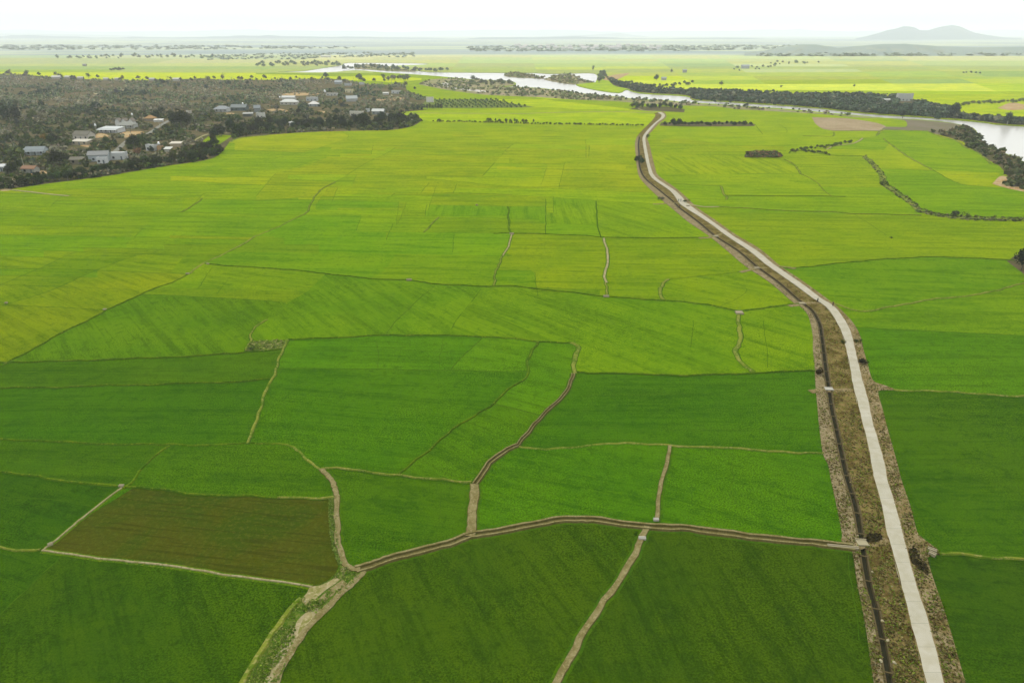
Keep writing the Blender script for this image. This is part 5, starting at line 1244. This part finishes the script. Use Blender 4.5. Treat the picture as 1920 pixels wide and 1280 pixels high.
# far woods and belts that read as one mass
pal_f = lambda x, y, r: r.choice([(164,178,166),(154,170,162),(174,186,168)])  # crowns lightened, so some of the haze sits in their colour
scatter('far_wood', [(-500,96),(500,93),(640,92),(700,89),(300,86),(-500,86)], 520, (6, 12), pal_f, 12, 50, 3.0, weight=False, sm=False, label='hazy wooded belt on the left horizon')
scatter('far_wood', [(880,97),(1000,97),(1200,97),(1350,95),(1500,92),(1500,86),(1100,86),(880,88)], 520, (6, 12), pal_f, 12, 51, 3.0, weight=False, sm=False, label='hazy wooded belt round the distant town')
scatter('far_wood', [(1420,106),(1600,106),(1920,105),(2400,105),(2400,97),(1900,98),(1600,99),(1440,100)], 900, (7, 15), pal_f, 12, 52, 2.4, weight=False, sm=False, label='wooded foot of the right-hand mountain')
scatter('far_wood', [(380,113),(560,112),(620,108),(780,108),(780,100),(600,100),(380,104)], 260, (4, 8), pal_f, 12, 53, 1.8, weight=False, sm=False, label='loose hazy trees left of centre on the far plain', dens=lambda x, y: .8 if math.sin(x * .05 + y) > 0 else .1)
# distant town
for k in range(44):
    x, y = R_.uniform(965, 1245), R_.uniform(88, 95)
    s = ppm(x, y); g = at(x, y); m_ = MB(); w2, h2 = R_.uniform(8, 16), R_.uniform(8, 16)
    m_.box(-w2, w2, -8, 8, 0, h2, 0)
    m_.gable(-w2 - 1, w2 + 1, -9, 9, h2 - .05, h2 + 4, .4, 1)
    o = m_.build('distant_house', [wallm((232,232,228)), roofm((206,200,196))], None, g); tag(o, 'tiny white building in the hazy distant town', 'building', 'buildings of the distant town')

# ------------------------------------------------------------------ culverts, slabs, stones
def slabobj(x, y, w2, d2, h2, rz, label, name='culvert_slab', cat='culvert', mat='tan_concrete', z=0.1):
    m_ = MB(); b = .06
    m_.box(-w2/2, w2/2, -d2/2, d2/2, 0, h2)
    for sy in (-1, 1): m_.box(-w2/2 - .03, w2/2 + .03, sy*d2/2 - .08, sy*d2/2 + .08, 0, h2 + .14)
    o = m_.build(name, [M[mat]], None, at(x, y) + Vector((0, 0, z)), R(rz)); return tag(o, label, cat)
slabobj(1554, 731, 1.9, 1.1, .28, -6, 'bright concrete slab bridging the canal above the dark field corner', 'footbridge', 'footbridge', 'concrete')
slabobj(1616, 1019, 1.8, 1.5, .22, -4, 'worn concrete slab bridging the canal beside the burnt brush heap', 'footbridge', 'footbridge')
slabobj(1419, 503.5, 2.0, 1.2, .3, 10, 'pale slab over the canal at the middle farm crossing', 'footbridge', 'footbridge')
slabobj(1504, 570, 2.0, 1.3, .3, 6, 'pale slab over the canal beside the lone walker', 'footbridge', 'footbridge')
slabobj(1342, 444, 2.2, 1.4, .3, 12, 'slab over the canal at the second farm crossing from the top', 'footbridge', 'footbridge')
slabobj(1230, 976, .9, .35, .3, 0, 'small white culvert just above the curving ditch path', mat='concrete')
slabobj(1204, 1011, 1.2, .35, .3, -5, 'small white culvert just below the curving ditch path', mat='concrete')
slabobj(1386, 588, 2.2, 1.8, .45, 0, 'white culvert block at top of the winding green dyke')
slabobj(1580, 1027, 5.0, .4, .22, -8, 'long narrow concrete channel piece at right end of ditch path', 'concrete_channel', 'channel')
slabobj(1290, 387.5, 1.6, .8, .3, 0, 'small culvert on the pale track right of the road', z=.2)
slabobj(1136.5, 557, 1.8, .7, .4, 0, 'small pale culvert at foot of the long thin field path')
slabobj(767, 526, 1.8, .6, .4, 0, 'little white culvert on the long field edge, left of centre')
slabobj(228, 912, .9, .35, .2, 0, 'small pale culvert at top left corner of the brown plot')
slabobj(95, 1022, .7, .4, .25, 40, 'white stone block at lower left corner of the brown plot', 'stone_block', 'stone')
slabobj(1747, 1033, 1.3, .5, .3, -35, 'concrete rubble slab on the right verge where the field track starts', 'rubble_slab', 'rubble')
slabobj(1747, 1041, 1.0, .5, .4, -50, 'white broken block below the rubble slab on the right verge', 'rubble_block', 'rubble')
slabobj(959.5, 439.5, 1.8, .9, .4, 0, 'small culvert at top of the pale winding path in mid field')
slabobj(894, 385.5, 1.0, .5, .4, 0, 'tiny white marker block in the distant green field', 'marker_block', 'marker')
slabobj(352, 514, 1.2, .4, .25, 0, 'small culvert at lower end of the diagonal field bank')
slabobj(390, 495.5, 1.0, .4, .25, 0, 'pale culvert on the diagonal field bank, upper of the two')
slabobj(197, 581, 1.0, .4, .25, 0, 'tiny pale culvert on edge of the yellow field at left')
slabobj(12, 569, .8, .4, .25, 0, 'white block on thin bank near left edge')
# stones on the verge
bmr = bmesh.new(); bmesh.ops.create_icosphere(bmr, subdivisions=2, radius=1)
for v in bmr.verts: v.co *= 1 + .22 * math.sin(v.co.x * 5 + v.co.y * 3) * math.cos(v.co.z * 4); v.co.z *= .6
rock = bpy.data.meshes.new('stone'); bmr.to_mesh(rock); bmr.free(); rock.materials.append(M['tan_concrete'])
for (x, y, s) in ((1635,1073,.35),(1650,1105,.25),(1654,1165,.45),(1664,1202,.5),(1676,1243,.5),(1672,1100,.2),(1687,1133,.22),(1767,1145,.3),(1656,824,.25),(1651,1240,.5),(1608,1005,.25),(572,1129,.25),(654,1101,.3)):
    s *= .62; o = obj('stone', rock, None, at(x, y) + Vector((0, 0, .18)), R_.uniform(0, 6)); o.scale = (s, s * .8, s); tag(o, 'pale stone lying on the weedy verge', 'stone', 'pale stones on the verges')

# ------------------------------------------------------------------ people
SKIN = mat_plain('skin', (.30, .17, .10), .6, .05); HAIR = mat_plain('hair', (.012, .01, .009), .6, .1)
def cloth(c): return mat_plain('cloth', alb(*c), .9, .1, 6)
def skin_obj(name, verts, edges, rad, mat, parent, root=0, sub=2):
    me = bpy.data.meshes.new(name); me.from_pydata(verts, edges, []); me.update()
    o = obj(name, me, parent); me.materials.append(mat)
    md = o.modifiers.new('skin', 'SKIN'); md.use_smooth_shade = True
    for i, r in enumerate(rad): me.skin_vertices[0].data[i].radius = (r, r) if not isinstance(r, tuple) else r
    me.skin_vertices[0].data[root].use_root = True
    s = o.modifiers.new('sub', 'SUBSURF'); s.levels = sub; s.render_levels = sub
    return o
def person(x, y, label, shirt, trousers, rz=0, stride=.18, pose='walk'):
    g = at(x, y); g.z = .26 if pose != 'bank' else .15
    r = empty('person', g, R(rz)); st = stride
    V = [(0,0,.95),(0,0,1.12),(0,-.01,1.33),(0,0,1.48),(0,-.01,1.55),(0,-.02,1.64),(0,-.01,1.72),
         (.17,0,1.42),(.21,.04 - st*.4,1.15),(.21,-.04 - st*.9,.92),(-.17,0,1.42),(-.21,.04 + st*.4,1.15),(-.21,-.02 + st*.6,.90),
         (.09,0,.90),(.10,-st*.7,.50),(.10,-st*.9,.09),(.10,-st*.9-.15,.04),(-.09,0,.90),(-.10,st*.4,.50),(-.10,st*1.1,.10),(-.10,st*1.1-.15,.05)]
    E = [(0,1),(1,2),(2,3),(3,4),(4,5),(5,6),(2,7),(7,8),(8,9),(2,10),(10,11),(11,12),(0,13),(13,14),(14,15),(15,16),(0,17),(17,18),(18,19),(19,20)]
    Rr = [(.15,.10),(.14,.09),(.16,.10),.06,.055,(.085,.10),(.07,.085),.06,.045,.035,.06,.045,.035,.085,.06,.04,.035,.085,.06,.04,.035]
    # hands: palm, five fingers
    for s, wi in ((1, 9), (-1, 12)):
        wv = Vector(V[wi]); b = len(V)
        V.append(tuple(wv + Vector((0, -.01, -.07)))); E.append((wi, b)); Rr.append((.035, .018))
        for k in range(4):
            V.append(tuple(wv + Vector((0, -.04 + .022 * k, -.12)))); V.append(tuple(wv + Vector((-.02 * s, -.04 + .02 * k, -.16 + .01 * abs(k - 1))))); E.extend([(b, len(V) - 2), (len(V) - 2, len(V) - 1)]); Rr.extend([.009, .008])
        V.append(tuple(wv + Vector((-.03 * s, -.05, -.09)))); E.append((b, len(V) - 1)); Rr.append(.010)
    skin_obj('body', V, E, Rr, SKIN, r)
    skin_obj('shirt', [V[i] for i in (0,1,2,7,8,10,11)] + [(0,-.01,1.42)], [(0,1),(1,2),(2,3),(3,4),(2,5),(5,6),(2,7)], [(.18,.125),(.165,.115),(.185,.125),.08,.065,.08,.065,(.11,.08)], cloth(shirt), r)
    skin_obj('trousers', [V[0],V[13],V[14],V[15],V[17],V[18],V[19]], [(0,1),(1,2),(2,3),(0,4),(4,5),(5,6)], [(.17,.12),.105,.08,.06,.105,.08,.06], cloth(trousers), r)
    skin_obj('hair', [(0,.02,1.66),(0,.01,1.74),(0,.03,1.79)], [(0,1),(1,2)], [(.085,.09),(.09,.10),(.06,.07)], HAIR, r)
    tag(r, label, 'person')
person(1532, 569, 'lone person in grey-green clothes walking on the concrete road', (96,120,110), (70,84,84), 20)
person(1272, 379.5, 'left person of the pair walking on the upper road', (120,150,110), (96,120,130), 15)
person(1276.3, 379.3, 'right person of the pair walking on the upper road', (150,160,160), (110,130,150), -10)
person(1273.5, 391.5, 'person in dark brown clothes standing on the canal bank', (62,54,30), (50,44,28), 0, .04, 'bank')
person(1267, 382.5, 'person in brown beside the track crossing below the walking pair', (120,104,72), (96,84,56), 40, .05, 'bank')
person(1561, 575, 'dark figure standing on right shoulder where the field bund starts', (74,60,36), (52,44,26), -30, .04, 'bank')

# ------------------------------------------------------------------ haze
hm = bpy.data.materials.new('haze'); hm.use_nodes = True; ht = hm.node_tree; ht.nodes.clear()
pv = ht.nodes.new('ShaderNodeVolumePrincipled'); pv.inputs['Color'].default_value = (.93, .97, 1.0, 1); pv.inputs['Density'].default_value = 0.95e-4
pv.inputs['Anisotropy'].default_value = 0.0
ho = ht.nodes.new('ShaderNodeOutputMaterial'); ht.links.new(pv.outputs[0], ho.inputs['Volume'])
mb = MB(); mb.box(-42000, 42000, -500, 42000, -2.2, 300)
tag(mb.build('haze', [hm]), kind='stuff')
